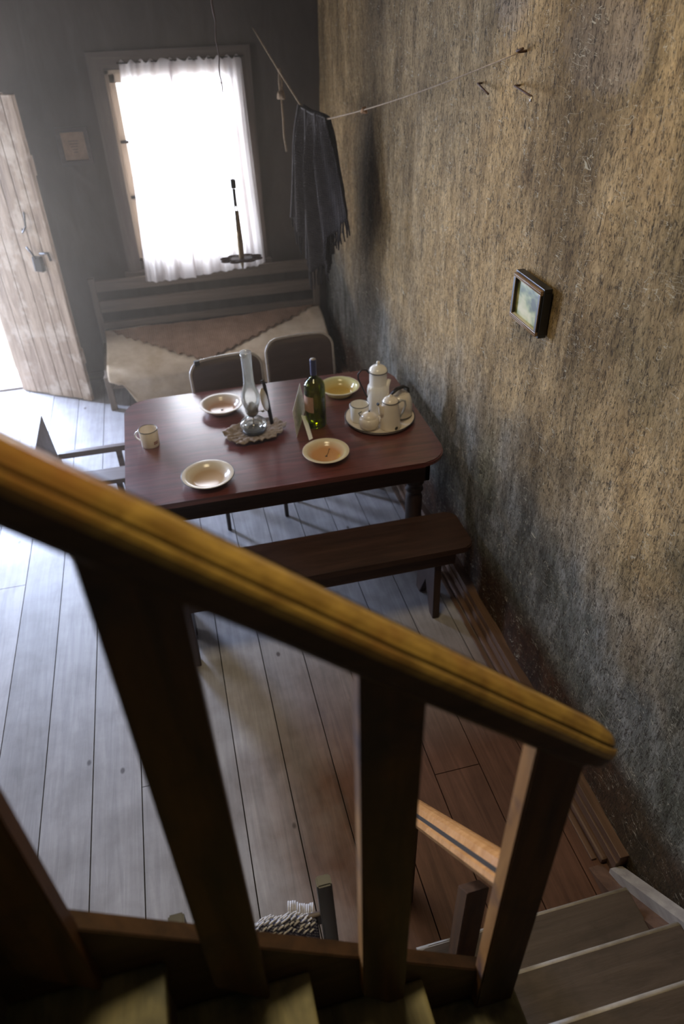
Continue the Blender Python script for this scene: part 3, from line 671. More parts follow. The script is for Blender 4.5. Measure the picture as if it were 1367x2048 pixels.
# cream blanket: covers the seat, turns over the front edge and hangs in a slanted flap
def blk(a, b_):
    x = -.548+1.685*a
    x += .006*math.sin(b_*9)
    y = 5.49-.50*b_ if b_ < .62 else None
    if b_ < .62:
        y = 5.50-.505*(b_/.62)
        z = seat_z(y)+.006
        z -= .035*max(0, (b_/.62-.86)/.14)**2
        n = noise.noise(V(x*4, y*5, 0))*.014+noise.noise(V(x*11, y*9, 2))*.006
        z += n*(1 if 0.02 < a else .4)
        return V(x, y, z+.004)
    q = (b_-.62)/.38
    drop = .23 if x > -.43 else .06
    k_ = min(1, max(0, (x+.50)/.10)); drop = .03+(.225-.045*(max(0, x+.35))/1.45-.03)*k_
    xx = x+ (.05*q*(1-min(1, max(0, (x+.5)/.25))))
    y = 4.992-.010*math.sin(q*2)+noise.noise(V(x*5, q*3, 4))*.014
    return V(xx, y, seat_z(4.995)-.026-drop*q+noise.noise(V(x*3, 0, 9))*.01*q)
mb = MB(); mb.grid(blk, 110, 60)
o = mb.build('blanket', M['sheet'], solid=.006); tag(o, 'cream blanket spread over the settle seat and hanging down its front', 'blanket')
# crocheted shawl: long back edge, point towards the front
def cro(a, b_):
    L_, R_ = V(-.50, 5.47), V(1.08, 5.49); Pf = V(.16, 5.015)
    back = L_.lerp(R_, a); front = L_.lerp(Pf, a/.45) if a < .45 else Pf.lerp(R_, (a-.45)/.55)
    sc = .012*math.sin(a*150)
    p = back.lerp(front, b_) + V(0, sc*b_)
    n = noise.noise(V(p.x*4, p.y*5, 0))*.014+noise.noise(V(p.x*11, p.y*9, 2))*.006
    return V(p.x, p.y, seat_z(p.y)+.026+n-.02*max(0, (5.06-p.y)/.05)**2)
mb = MB(); mb.grid(cro, 200, 30)
o = mb.build('crochet_shawl', M['crochet'], solid=.006); tag(o, 'brown crocheted three-cornered shawl laid over the cream blanket', 'shawl')

# ------------------------------------------------------------ curtain
def cur(a, b_):
    z = 2.165-b_*1.36
    aa = a+.055*math.exp(-((a-.36)/.02)**2)-.03*math.exp(-((a-.50)/.018)**2)
    x = -.085+.785*aa+(-.085*(1-a)+.03*a)*b_
    amp = .008+.018*min(1, b_*2.2)
    ph = a*46+1.2*math.sin(a*7)+.5*math.sin(b_*3)
    y = YB-.045+amp*math.sin(ph)+.35*amp*math.sin(ph*2.3+1)+noise.noise(V(a*6, b_*2, 0))*.02*b_
    y -= .105*b_**1.4
    zb = .012*math.sin(a*9+1)*b_ - .03*a*b_ +.045*math.exp(-((a-.35)/.22)**2)*b_ - .045*math.exp(-((a-.33)/.2)**2)*b_*.2  + .004*math.sin(ph)*b_
    return V(x, y, z-zb*1.0+(.012*math.sin(a*80) if b_ < .01 else 0))
mb = MB(); mb.grid(cur, 260, 60)
cu = mb.build('curtain', M['curtain']); tag(cu, 'sheer white curtain gathered across the bright window', 'curtain')
mb = MB(); mb.tube([(-.10, YB-.04, 2.158), (.715, YB-.04, 2.165)], .004, 8); k_ = mb.build('curtain_wire', M['iron'], cu)

# ------------------------------------------------------------ picture on the back wall
pf = thing('framed_print', 'small dark-framed yellowed print on the back wall left of the window', 'picture', (-.47, YB-.012, 1.70))
pf.rotation_euler = (0, math.radians(0), 0)
mb = MB()
for bx in ((-.105, .105, .085, .115), (-.105, .105, -.115, -.085), (-.105, -.075, -.09, .09), (.075, .105, -.09, .09)): mb.box(bx[0], bx[1], -.014, .012, bx[2], bx[3], bev=.003)
mb.build('frame', M['frame1'], pf)
mb = MB(); mb.box(-.077, .077, -.002, .006, -.087, .087); mb.build('print', M['oldpaper'], pf)
mb = MB()
for q in range(5): mb.box(-.035+.006*q, .03-.004*q, -.0035, -.002, .03-q*.017, .033-q*.017)
mb.build('faint_drawing', M['casing'], pf)

# ------------------------------------------------------------ picture on the mud wall
pw = thing('framed_painting', 'small landscape in a black and gilt frame on the rough wall', 'picture', (XR-.004, 2.192, 1.66)); 
pw.rotation_euler = (0, 0, 0)
def fr(y0, y1, z0, z1, x0, x1, mt, parent, name):
    mb = MB(); w = .016
    mb.box(x0, x1, y0, y1, z1-w, z1, bev=.002, m=0); mb.box(x0, x1, y0, y1, z0, z0+w, bev=.002, m=0); mb.box(x0, x1, y0, y0+w, z0+w, z1-w, bev=.002, m=1); mb.box(x0, x1, y1-w, y1, z0+w, z1-w, bev=.002, m=1)
    return mb.build(name, mt, parent)
fr(-.122, .118, -.098, .098, -.024, .006, [M['blackframe'], M['blackframe']], pw, 'outer_frame')
pw.scale = (1, .9, .87)
g_ = fr(-.115, .111, -.091, .091, -.034, -.022, [M['goldframe'], M['blackframe']], pw, 'frame'); g_['label'] = 'ribbed gilt rails above and below'
for d_ in (.004, .010): pass
mb = MB()
for dz in (.088, .080, -.080, -.088):
    mb = MB(); mb.tube([(-.035, -.112, dz), (-.035, .108, dz)], .0022, 6); mb.build('bead_moulding', M['goldframe'], pw)
mb = MB(); mb.box(-.020, -.014, -.10, .096, -.076, .076); mb.build('painting', M['picture'], pw)
for bx in ((-.104, .100, .074, .078), (-.104, .100, -.078, -.074)):
    mb = MB(); mb.box(-.030, -.018, bx[0], bx[1], bx[2], bx[3]); mb.build('slip', M['matwhite'], pw)

# ------------------------------------------------------------ clothesline, knotted end, shawl
Ar, S1, S2, Br = V(.80, YB-.004, 2.315), V(.922, 4.697, 1.966), V(.979, 4.271, 1.957), V(1.205, 2.49, 2.376)
def seg(a, b_, n, sag=0): return [a.lerp(b_, i/n)-V(0, 0, sag*4*(i/n)*(1-i/n)) for i in range(n+1)]
rope = seg(Ar, S1, 14, .006)+[S1.lerp(S2, t)-V(0, 0, .012) for t in (.3, .7)]+seg(S2, Br, 24, .018)
ln = thing('clothesline', 'thin jute line strung from the back wall to the rough wall', 'rope', (1.0, 4.4, 1.96))
mb = MB(); mb.tube(rope, [.0052 if p.y > 4.2 else .0040-.0016*min(1, (4.2-p.y)/1.2) for p in rope], 8); o = mb.build('line', M['rope'], ln); o.location = -V(1.0, 4.4, 1.96)
kp = V(1.047, 3.778, 2.058)
def knot(c, s_, mt, parent, off):
    mb = MB(); random.seed(int(c.x*1000))
    pts = [c+V(math.sin(t*2)*s_*.7, math.cos(t*3)*s_, math.sin(t*5)*s_*.8) for t in [i*2*PI/48 for i in range(49)]]
    mb.tube(pts, s_*.42, 8); o = mb.build('knot', mt, parent); o.location = -off; return o
knot(kp, .013, M['ropered'], ln, V(1.0, 4.4, 1.96))
hk = thing('wall_hook', 'dark curved iron hook holding the end of the clothesline', 'hook', (XR, 2.49, 2.376))
mb = MB(); mb.tube([(.03, 0, .004), (-.012, 0, .002), (-.028, -.012, .006), (-.022, -.042, .014)], .004, 8); mb.build('hook', M['rust'], hk)
rp_ = thing('knotted_rope', 'short rope end with a fat knot dangling from the clothesline', 'rope', (.870, 5.08, 2.10)); ro = V(.870, 5.08, 2.10)
mb = MB(); top = V(.869, 5.083, 2.118)
mb.tube([top, V(.862, 5.08, 2.06), V(.866, 5.08, 1.985)], .0062, 8); mb.tube([top+V(0, .01, 0), V(.882, 5.085, 2.05), V(.874, 5.085, 1.985)], .0062, 8)
mb.tube([V(.87, 5.08, 1.975), V(.873, 5.078, 1.86), V(.870, 5.07, 1.76), V(.877, 5.05, 1.668)], .0062, 8); o = mb.build('rope', M['rope'], rp_); o.location = -ro
knot(V(.869, 5.08, 1.985), .022, M['rope'], rp_, ro); knot(top, .009, M['rope'], rp_, ro)

sh = thing('knitted_shawl', 'dark grey fringed shawl hung over the clothesline in the corner', 'shawl', (.95, 4.5, 1.45)); so = V(.95, 4.5, 1.45)
def rope_at(a):   # a 0..1 from S2 to S1
    p = S2.lerp(S1, a); return p+V(0, 0, .008+.004*math.sin(a*7))
def lower(a, side):
    if side > 0:
        pts = [(0, 4.035, 1.50), (.12, 4.12, 1.42), (.22, 4.20, 1.34), (.38, 4.34, 1.19), (.55, 4.50, 1.06), (.72, 4.64, 1.11), (.88, 4.78, 1.22), (1, 4.86, 1.33)]
    else:
        pts = [(0, 4.10, 1.62), (.25, 4.22, 1.40), (.5, 4.45, 1.18), (.8, 4.75, 1.30), (1, 4.955, 1.60)]
    for (a0, y0, z0), (a1, y1, z1) in zip(pts, pts[1:]):
        if a <= a1: t = (a-a0)/(a1-a0); return y0+(y1-y0)*t, z0+(z1-z0)*t
def shf(side):
    def fn(a, b_):
        p = rope_at(a); y1, z1 = lower(a, side)
        q = b_
        ca = (a-.5)
        y = p.y+(y1-p.y)*(q**1.15); z = p.z+(z1-p.z)*q
        amp = .03*min(1, q*3)*(1 if side > 0 else .8)
        x = .8+.135*(5.6-y)
        x += -side*.012+amp*math.sin(a*17+side*.7)+amp*.4*math.sin(a*39+q*2)-side*.012*math.sin(min(1, q*4)*PI/2)
        z += -.006*math.sin(a*60)*(1 if q > .98 else 0)
        return V(x, y, z)
    return fn
mb = MB(); mb.grid(shf(1), 90, 40); o = mb.build('front_fall', M['shawl'], sh, solid=.008); o.location = -so
mb = MB(); mb.grid(shf(-1), 70, 40); o = mb.build('back_fall', M['shawl'], sh, solid=.008); o.location = -so
mb = MB()
for a in (.335, .70, .985):
    mb.tube([shf(1)(a, q/20)-V(.010, .002, 0) for q in range(21)], .0065, 6)
mb.tube([S2+V(-.014, .02, .004), S2.lerp(S1, .5)+V(-.016, 0, -.004), S1+V(-.012, 0, .0)], .006, 6)
o = mb.build('ribbed_trim', M['shawltrim'], sh); o.location = -so; o['label'] = 'lighter grey knitted ridges along the folds'
mb = MB(); random.seed(8)
for side, n in ((1, 46), (-1, 34)):
    for i in range(n):
        a = (i+.5)/n; p = shf(side)(a, 1.0); L_ = random.uniform(.07, .14)
        q1 = p+V(random.uniform(-.008, .008), random.uniform(-.012, .012), -L_*.5); q2 = q1+V(random.uniform(-.008, .008), random.uniform(-.014, .014), -L_*.5)
        mb.tube([p+V(0, 0, .01), q1, q2], [.0055, .0062, .004], 5)
o = mb.build('fringe', M['shawl'], sh); o.location = -so

# nails in the mud wall
for yz, tip, lb in (((2.82, 2.258), (2.665, 2.242), 'thin rusty spike in the rough wall, left of the pair near the top'), ((2.515, 2.282), (2.335, 2.272), 'thin rusty spike with a bright tip, right of the pair near the top')):
    n_ = thing('wall_spike', lb, 'spike', (XR, yz[0], yz[1]), group='iron spikes in the rough wall')
    mb = MB(); a = V(.02, 0, 0); e = V(-.030, tip[0]-yz[0], tip[1]-yz[1]); mb.tube([a, V(-.010, -.01, 0), e], .0034, 8); mb.build('shaft', M['rust'], n_)
    if 'bright' in lb:
        mb = MB(); mb.tube([e, e+V(-.003, -.002, -.014)], .0042, 8); mb.build('tip', M['nickel'], n_)

# ------------------------------------------------------------ iron lamp hook hanging over the table
pd = thing('lamp_hanger', 'rusty hanging iron lamp holder with scrolled ring before the curtain', 'lamp hanger', (.42, 4.2, 1.28)); po = V(.42, 4.2, 1.28)
mb = MB(); random.seed(3)
pts = [V(.418+.004*math.sin(i*1.7), 4.2, 2.86-i*.037) for i in range(21)]; mb.tube(pts, [.0062 if i < 12 else .0034 for i in range(21)], 6)
mb.tube([V(.420, 4.2, 2.12), V(.421, 4.2, 1.95), V(.420, 4.2, 1.77)], .0018, 6)
mb.tube([V(.42, 4.2, 2.17), V(.405, 4.2, 2.14), V(.398, 4.2, 2.12)], .002, 6)
o = mb.build('wire', M['rust'], pd); o.location = -po
mb = MB(); mb.tube([V(.414, 4.2, 1.755), V(.42, 4.2, 1.772), V(.424, 4.2, 1.75), V(.423, 4.2, 1.69)], .003, 6); mb.box(.410, .436, 4.187, 4.213, 1.665, 1.708, bev=.003); o = mb.build('swivel', M['iron'], pd); o.location = -po
mb = MB()
for s_ in (-1, 1): mb.tube([V(.422+s_*.004, 4.2+s_*.006, 1.67), V(.424+s_*.006, 4.2+s_*.008, 1.58), V(.426+s_*.010, 4.2+s_*.010, 1.44)], .0028, 6)
mb.box(.415, .431, 4.195, 4.205, 1.57, 1.66, bev=.002)
o = mb.build('rods', M['iron'], pd); o.location = -po
mb = MB(); mb.lathe([(0, .25), (.011, .25), (.013, .18), (.017, .07), (.015, .0), (.012, -.03), (0, -.085)], (.426, 4.2, 1.295), 16); o = mb.build('brass_sleeve', M['brass'], pd); o.location = -po; o['label'] = 'brass-coloured tapering sleeve'
mb = MB(); cx, cy, cz = .424, 4.2, 1.283
disc = [(cx+.068*math.cos(a)*(1+.06*math.cos(4*a)), cy+.050*math.sin(a)*(1+.06*math.cos(6*a)), cz-.005) for a in [i*2*PI/40 for i in range(40)]]
mb.prism(disc, (0, 0, .008))
for s_ in (-1, 1):
    for t_s in (-1, 1):
        ox, oy = cx+s_*.086, cy+t_s*.022
        mb.tube([(ox+.030*math.cos(a), oy+.017*math.sin(a), cz) for a in [i*2*PI/20 for i in range(21)]], .0052, 6)
    mb.tube([(cx+s_*.035+.035*math.cos(a), cy-.048+.018*math.sin(a), cz) for a in [i*2*PI/20 for i in range(21)]], .005, 6)
    mb.tube([(cx+s_*.035+.035*math.cos(a), cy+.048+.018*math.sin(a), cz) for a in [i*2*PI/20 for i in range(21)]], .005, 6)
o = mb.build('scrolled_ring', M['rust'], pd); o.location = -po

# ------------------------------------------------------------ on the table
TZ = .7502
def bowl(loc, R, H, mats, label, spots=(), crack=False):
    o = thing('enamel_bowl', label, 'bowl', (*loc, TZ), 0, 'enamel bowls laid on the table')
    mb = MB(); t = .0022
    inn = [(0, .006), (R*.52, .006), (R*.62, .010), (R*.74, H*.55), (R*.80, H*.82), (R*.86, H*.90), (R*.985, H)]
    outp = [(R, H-.001), (R*.985, H-.005), (R*.86, H*.90-t), (R*.80, H*.82-t*2), (R*.74, H*.50-t), (R*.63, .004), (R*.55, 0), (0, 0)]
    mb.lathe(inn+outp, (0, 0, 0), 56); mb.build('body', mats[0], o)
    mb = MB(); mb.tube([(R*math.cos(a), R*math.sin(a), H-.0015) for a in [i*2*PI/56 for i in range(57)]], .0019, 6, cap=False); q = mb.build('rim', mats[1], o)
    if spots or crack:
        mb = MB()
        for (sx, sy, sr) in spots: mb.lathe([(0, .0012), (sr, .0004), (sr, 0)], (sx, sy, .0065), 9)
        if crack: mb.tube([(.028, .052, .009), (.015, .02, .0072), (0, -.006, .0072)], .0011, 5)
        q = mb.build('enamel_chip', M['chip'], o); q['label'] = 'dark chip in the glaze'
    return o
pm = {'orange': plate_mat('glaze_orange', (.56, .29, .13), (.66, .58, .42)), 'pinkbowl': plate_mat('glaze_peach', (.50, .31, .22), (.62, .56, .50)),
      'yellow': plate_mat('glaze_yellow', (.56, .38, .10), (.58, .56, .30)), 'tan': plate_mat('glaze_tan', (.50, .35, .22), (.66, .60, .52))}
bowl((.156, 3.415), .112, .042, (pm['pinkbowl'], M['enamel']), 'peach-lined white enamel bowl at the far left, beside the oil lamp', [(0, -.01, .007)])
bowl((.800, 3.415), .110, .050, (pm['yellow'], M['enamel']), 'yellow enamel bowl behind the green bottle', [])
bowl((.585, 2.815), .110, .036, (pm['orange'], M['enamel']), 'orange-lined enamel bowl with a black chip, in front of the bottle', [(0, -.006, .006), (.03, .05, .0025)], True)
bowl((.022, 2.775), .120, .034, (pm['tan'], M['rimblue']), 'tan-lined dark-rimmed enamel bowl nearest the handrail', [(-.045, .058, .005)])

def handle(pts, rad, mt, parent, name='handle', flat=1.0, n=8):
    mb = MB(); mb.tube(pts, rad, n, flat=flat); return mb.build(name, mt, parent)
def arc(cx, cz, rx, rz, a0, a1, n=14, ang=0, y=0):
    out = []
    for i in range(n+1):
        a = a0+(a1-a0)*i/n; x = cx+rx*math.cos(a); z = cz+rz*math.sin(a)
        out.append((x*math.cos(ang)-y*math.sin(ang), x*math.sin(ang)+y*math.cos(ang), z))
    return out
def mug(loc, R, H, label, ang, decal=True):
    o = thing('enamel_mug', label, 'mug', (*loc, TZ if decal else TZ+.010), 0, 'enamel mugs on the table')
    mb = MB(); mb.lathe([(0, 0), (R*.92, 0), (R*.96, .004), (R, H), (R*.97, H+.001), (R*.93, H-.004), (R*.90, .006), (0, .005)], (0, 0, 0), 32); mb.build('body', M['enamelw'] if not decal else M['enamel'], o)
    mb = MB(); mb.lathe([(0, H*.80), (R*.94, H*.80)], (0, 0, 0), 32); q = mb.build('inner_glaze', M['enamelgrey'], o) if False else None
    mb.b.free() if q is None else None
    mb = MB(); mb.tube([(R*.99*math.cos(a), R*.99*math.sin(a), H) for a in [i*2*PI/40 for i in range(41)]], .0018, 6, cap=False); mb.build('rim', M['rimblue'], o)
    handle(arc(R*.9, H*.55, R*.62, H*.30, -1.25, 1.25, 14, ang), .0045, M['enamelw'], o)
    if decal:
        mb = MB()
        def df(a, b_):
            t = -1.15+.55*a; return V((R*.975+.0012)*math.cos(t), (R*.975+.0012)*math.sin(t), H*(.22+.20*b_))
        for k_ in range(3):
            for j in range(2):
                mb.grid(lambda a, b_, k_=k_, j=j: df((k_+a*.75)/3, (j+b_*.8)/2), 3, 1)
        mb.build('transfer_mark', M['decal'], o)
    return o
mug((-.225, 3.165), .046, .088, 'cream enamel mug with small red mark at the left table end', math.radians(160))

# doily, oil lamp, reflector stand
mb = MB()
def doil(a, b_):
    t = a*2*PI; R = .148*b_*(1+.05*math.sin(t*11)+.08*math.sin(t*2+.6)+.04*math.sin(t*5))
    x, y = R*math.cos(t)*1.0, R*math.sin(t)*.80
    z = .004+.010*b_*(1+noise.noise(V(x*40, y*40, 0)))+.012*b_**3*abs(math.sin(t*11))+noise.noise(V(x*90, y*90, 2))*.005
    return V(x, y, max(.002, z))
mb.grid(doil, 150, 26); o = mb.build('doily', M['doily'], solid=.005, loc=(.290, 3.118, TZ+.004)); tag(o, 'ruffled brown crocheted doily under the oil lamp', 'doily')
DZ_ = TZ+.020
lp = thing('oil_lamp', 'clear glass oil lamp with tall chimney standing on the doily', 'oil lamp', (.286, 3.118, DZ_))
mb = MB(); mb.lathe([(0, 0), (.052, 0), (.056, .006), (.055, .012), (.045, .016), (.034, .018)], (0, 0, 0), 36); mb.build('base_ring', M['rimblue'], lp)
mb = MB(); mb.lathe([(.045, .012), (.060, .022), (.067, .036), (.064, .052), (.050, .066), (.030, .077), (.020, .084), (.018, .094)], (0, 0, 0), 40); mb.build('font', M['clearglass'], lp)
mb = MB(); mb.lathe([(.030, .016), (.040, .024), (.045, .034), (.042, .044), (.0, .044)], (0, 0, 0), 30); mb.build('lamp_oil', M['clearglass'], lp)
mb = MB(); mb.tube([(0, 0, .03), (.004, 0, .10)], .0035, 6); mb.build('wick', M['doily'], lp)
mb = MB(); mb.lathe([(0, .088), (.020, .088), (.022, .096), (.030, .102), (.032, .112), (.026, .116), (.024, .124), (.026, .136), (.020, .150), (.010, .160), (0, .162)], (0, 0, 0), 24)
mb.tube([(.03, -.005, .108), (.050, -.012, .112)], .0022, 6); mb.lathe([(0, -.003), (.008, -.003), (.008, .003), (0, .003)], (.052, -.013, .112), 10)
for i in range(4): a = i*PI/2+.5; mb.tube([(.028*math.cos(a), .028*math.sin(a), .112), (.038*math.cos(a), .038*math.sin(a), .125), (.036*math.cos(a), .036*math.sin(a), .142)], .0012, 5)
mb.build('burner', M['burner'], lp)
mb = MB(); mb.lathe([(.030, .112), (.032, .125), (.040, .150), (.046, .175), (.045, .200), (.038, .228), (.030, .250), (.026, .275), (.025, .33), (.0262, .400), (.0268, .425), (.0246, .425), (.0235, .40), (.0225, .33), (.0238, .275), (.028, .25), (.036, .228), (.043, .20), (.044, .175), (.038, .150), (.030, .125)], (0, 0, 0), 40); mb.build('chimney', M['clearglass'], lp)
rf_ = thing('lamp_reflector', 'pale oval reflector on a black rod stuck beside the oil lamp', 'reflector', (.385, 3.165, TZ+.012))
mb = MB(); mb.tube([(0, 0, 0), (-.010, -.004, .10), (-.022, -.01, .235), (-.030, -.012, .262)], [.0055, .0065, .0055, .004], 8, flat=1.6); mb.tube([(-.040, -.02, .262), (-.024, -.01, .245), (-.008, 0, .238)], .003, 6); mb.build('rod', M['iron'], rf_)
mb = MB()
tx = Matrix.Rotation(math.radians(-10), 3, 'Y') @ Matrix.Rotation(math.radians(52), 3, 'Z')
def ov(a, b_):
    t = a*2*PI; p = V(.030*b_*math.cos(t), -.012*(1-b_*b_), .064*b_*math.sin(t)); return tx @ p + V(-.030, -.022, .160)
mb.grid(ov, 36, 8); mb.build('oval_dish', M['spoon'], rf_, solid=.002)

# bottle
BS = .95
bt = thing('wine_bottle', 'green glass wine bottle with dark blue capsule and small label', 'bottle', (.605, 3.125, TZ))
bp = [(0, .018), (.024, .012), (.036, .002), (.043, 0), (.0465, .005), (.0475, .02), (.0475, .215), (.0465, .235), (.042, .252), (.033, .268), (.022, .279), (.0165, .288), (.0148, .300), (.0145, .375), (0, .376)]
bp = [(r_*(1.12 if z < .27 else 1.04), z*.95) for r_, z in bp]
mb = MB(); mb.lathe(bp, (0, 0, 0), 48); mb.build('glass_body', M['greenglass'], bt)
ip = [(0, .024), (.030, .015), (.041, .008), (.0435, .02), (.0435, .213), (.0425, .231), (.038, .247), (.030, .262), (.019, .274), (.0125, .288), (.011, .34), (0, .341)]
ip = [(r_*(1.12 if z < .27 else 1.0), z*.95) for r_, z in ip]
mb = MB(); mb.lathe(ip, (0, 0, 0), 48); mb.build('inner_glass', M['greenglass'], bt)
mb = MB(); mb.lathe([(.0160, .275), (.0160, .353), (.0155, .361), (.0145, .362), (0, .362)], (0, 0, 0), 24); q = mb.build('capsule', M['foil'], bt); q['label'] = 'dark blue foil capsule'
mb = MB(); mb.lathe([(0, .3635), (.0135, .3632), (.014, .362)], (0, 0, 0), 20); mb.build('capsule_top', M['cork'], bt)
mb = MB(); mb.grid(lambda a, b_: V(.0537*math.cos(math.radians(175+75*a)), .0537*math.sin(math.radians(175+75*a)), .095+.085*b_), 16, 2); mb.build('label', M['label'], bt)
# folded card
cd = thing('propped_card', 'white card with faint writing propped upright beside the green bottle', 'card', (.512, 3.045, TZ), math.radians(0))
cA, cB, cD, cE = V(-.026, -.015, 0), V(.077, .265, 0), V(.052, .250, .155), V(-.037, -.010, .145)
mb = MB(); mb.prism([tuple(p) for p in (cA, cB, cD, cE)], (-.0016, .0006, 0)); mb.build('leaf', M['paper'], cd)
mb = MB(); mb.prism([tuple(p) for p in (V(.026, -.062, 0), V(.046, -.050, 0), V(.047, .100, .045), V(.020, .085, .062))], (.001, 0, .0012)); mb.build('strut', M['paper'], cd)
mb = MB()
for q in range(7):
    h0 = .82-q*.10; w_ = .14+.05*math.sin(q*2.2)
    A_ = cA.lerp(cE, h0); B_ = cB.lerp(cD, h0); A2 = cA.lerp(cE, h0+.022); B2 = cB.lerp(cD, h0+.022); of = V(.0004, -.0004, 0)
    mb.prism([tuple(A_.lerp(B_, w_)+of), tuple(A_.lerp(B_, 1-w_)+of), tuple(A2.lerp(B2, 1-w_)+of), tuple(A2.lerp(B2, w_)+of)], (.0006, 0, 0))
mb.build('writing', M['ink'], cd)

# tray and coffee things
TC = (.932, 3.085)
ty = thing('enamel_tray', 'round cream enamel tray with dark rim near the right wall', 'tray', (*TC, TZ))
R = .178
mb = MB(); mb.lathe([(0, .005), (R*.86, .005), (R*.93, .012), (R, .022), (R+.002, .020), (R*.95, .008), (R*.88, 0), (0, 0)], (0, 0, 0), 64); mb.build('body', M['enamel'], ty)
mb = MB(); mb.tube([(R*math.cos(a), R*math.sin(a), .021) for a in [i*2*PI/64 for i in range(65)]], .0028, 6, cap=False); mb.build('rim', M['rimblue'], ty)
YZ = TZ+.0065
def ring(parent, R_, z, rad=.0022, mt=None, c=(0, 0)):
    mb = MB(); mb.tube([(c[0]+R_*math.cos(a), c[1]+R_*math.sin(a), z) for a in [i*2*PI/40 for i in range(41)]], rad, 6, cap=False); return mb.build('rim', mt or M['rimblue'], parent)
# tall stepped coffee pot
cp = thing('coffee_pot', 'tall stepped cream enamel coffee pot with thin black handle', 'coffee pot', (.945, 3.165, YZ))
mb = MB(); mb.lathe([(0, 0), (.054, 0), (.056, .004), (.056, .125), (.054, .140), (.046, .152), (.0445, .160), (.0445, .222), (.046, .226), (0, .226)], (0, 0, 0), 40); mb.build('body', M['enamelw'], cp)
mb = MB(); mb.lathe([(.047, .224), (.047, .228), (.043, .240), (.030, .252), (.014, .257), (.008, .259), (.007, .264), (.010, .270), (.008, .277), (0, .279)], (0, 0, 0), 36); mb.build('lid', M['enamelw'], cp)
ring(cp, .0475, .226)
handle([(-.044, .01, .215), (-.060, .012, .235), (-.082, .014, .236), (-.100, .016, .215), (-.100, .018, .190), (-.085, .012, .150), (-.068, .005, .110), (-.056, 0, .085)], .0042, M['iron'], cp)
# small pot
sp = thing('coffee_pot', 'small tapered cream enamel pot with pouring lip and chipped base', 'coffee pot', (.957, 2.988, YZ))
mb = MB(); mb.lathe([(0, 0), (.052, 0), (.053, .004), (.049, .06), (.042, .125), (.039, .140), (.0385, .146), (0, .146)], (0, 0, 0), 36); mb.build('body', M['enamel'], sp)
mb = MB(); mb.lathe([(.041, .144), (.040, .148), (.033, .158), (.016, .168), (.008, .171), (.008, .178), (0, .181)], (0, 0, 0), 32); mb.build('lid', M['enamel'], sp); ring(sp, .0405, .145, .002)
mb = MB(); mb.tube([(-.034, -.004, .075), (-.050, -.006, .10), (-.054, -.006, .125), (-.066, -.008, .142)], [.020, .014, .010, .006], 12); mb.build('spout', M['enamel'], sp); 
mb = MB(); mb.tube([(-.064, -.008, .139), (-.069, -.009, .145)], [.0072, .0075], 12); mb.build('spout_lip', M['rimblue'], sp)
handle([(.040, .0, .128), (.058, .004, .138), (.078, .008, .130), (.082, .008, .105), (.070, .006, .07), (.048, .002, .04)], .0055, M['enamelgrey'], sp)
mb = MB(); mb.lathe([(0, .002), (.010, .001), (.009, 0)], (0, 0, 0), 8); q = mb.build('enamel_chip', M['chip'], sp, loc=(.018, -.0495, .014)); q.rotation_euler = (math.radians(90), 0, math.radians(20))
# lidded sugar pot
sg = thing('sugar_bowl', 'small round cream enamel pot with domed lid at the tray front', 'sugar bowl', (.853, 3.005, YZ))
mb = MB(); mb.lathe([(0, 0), (.030, 0), (.044, .012), (.052, .032), (.050, .052), (.041, .066), (0, .066)], (0, 0, 0), 36); mb.build('body', M['enamel'], sg)
mb = MB(); mb.lathe([(.042, .066), (.039, .074), (.026, .084), (.008, .089), (.007, .093), (0, .095)], (0, 0, 0), 32); mb.build('lid', M['enamel'], sg)
mb = MB(); mb.lathe([(0, .0), (.005, .0), (.005, .005), (0, .006)], (0, 0, .092), 10); mb.build('knob', M['chip'], sg)
handle([(-.040, .02, .062), (-.048, .024, .078), (-.034, .018, .088)], .0028, M['rimblue'], sg)
mg = mug((.829, 3.100), .048, .090, 'white enamel mug with dark rim standing on the tray', math.radians(118), decal=False); mg.location.z = YZ
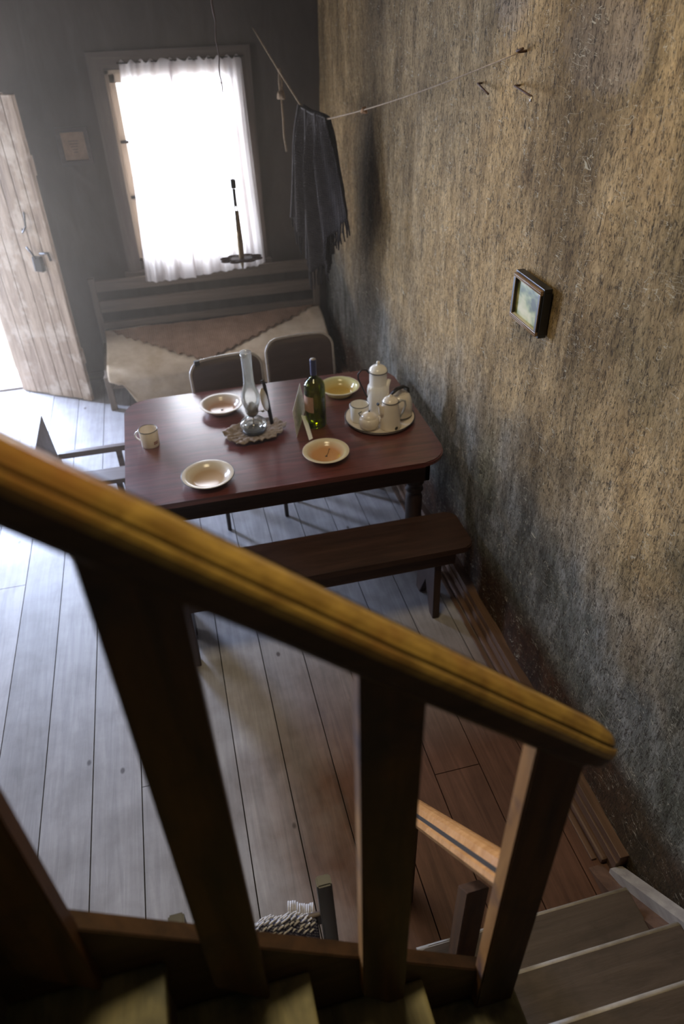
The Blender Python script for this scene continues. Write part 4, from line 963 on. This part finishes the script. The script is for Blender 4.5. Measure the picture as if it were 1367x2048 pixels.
# kettle behind
kt = thing('kettle', 'cream enamel kettle with black bail handle and raised spout at the tray back', 'kettle', (1.040, 3.095, YZ))
mb = MB(); mb.lathe([(0, 0), (.066, 0), (.068, .005), (.066, .06), (.060, .095), (.048, .118), (.030, .126), (0, .127)], (0, 0, 0), 40); mb.build('body', M['enamel'], kt)
ring(kt, .0675, .006, .0028)
mb = MB(); mb.tube([(-.050, .03, .055), (-.060, .04, .10), (-.052, .05, .145), (-.040, .056, .178)], [.020, .015, .011, .010], 12); mb.build('spout', M['enamelw'], kt)
mb = MB(); mb.tube([(-.055, -.045, .115), (-.060, -.048, .150), (-.030, -.040, .168), (.010, -.022, .170), (.040, -.004, .150), (.052, .010, .110)], [.006, .012, .014, .014, .010, .006], 10, flat=.5); mb.build('handle', M['iron'], kt)
mb = MB(); mb.lathe([(.034, .124), (.032, .130), (.012, .138), (.007, .148), (0, .150)], (0, 0, 0), 24); mb.build('lid', M['enamel'], kt)

# ------------------------------------------------------------ nursing chair at the foot of the stairs
nc = thing('ladderback_chair', 'dark ladder-back chair partly hidden under the stair railing', 'chair', (-.055, .62, 0))
for x, xt in ((-.175, -.170), (.192, .170)):
    mb = MB(); mb.prism([(x-.020, .172, 0), (x+.020, .172, 0), (xt+.018, .166, .91), (xt-.018, .166, .91)], (0, .028, 0), bev=.004); mb.build('back_post', M['blackframe'], nc)
for z in (.50, .685): 
    mb = MB(); mb.box(-.17, .18, .180, .194, z, z+.05, bev=.004); mb.build('back_slat', M['darkwood'], nc)
for x in (-.19, .19):
    mb = MB(); mb.tube([(x, -.20, 0), (x, -.20, .46)], .018, 10); mb.build('front_leg', M['darkwoodz'], nc)
mb = MB(); mb.box(-.20, .20, -.21, .19, .415, .445, bev=.008); mb.build('seat', M['throwwhite'], nc)
th_ = thing('knitted_throw', 'blue and white checked knitted cloth over the back of the ladder-back chair', 'cloth', (0, .797, .722))
def thr(a, b_):
    x = -.115+.205*a; q = (b_-.5)*2
    y = .022*math.tanh(q*3)+.004*math.sin(a*20); z = .045-.16*abs(q)**1.4*1-.055*abs(a-.45)**1.5*2+.003*math.sin(a*60)
    return V(x, y+.03*q, z)
mb = MB(); mb.grid(thr, 50, 40); mb.build('cloth', M['throw'], th_, solid=.006)
mb = MB()
for i in range(15):
    for j in range(9):
        p = thr((i+.5+.5*(j % 2))/16, .40+j/8*.42)+V(0, 0, .004); q_ = p+V(.008, .004, .0015)
        mb.tube([p-V(.006, .003, 0), p+V(0, 0, .003), q_], .0026, 5)
mb.build('white_stitches', M['throwwhite'], th_)
mb = MB()
for i in range(12):
    a = i/11; p = thr(.68+.3*a, .62+.16*a); mb.tube([p+V(0, 0, .004), p+V(.006, .035, -.002)], .0022, 5)
mb.build('fringe', M['throwwhite'], th_)
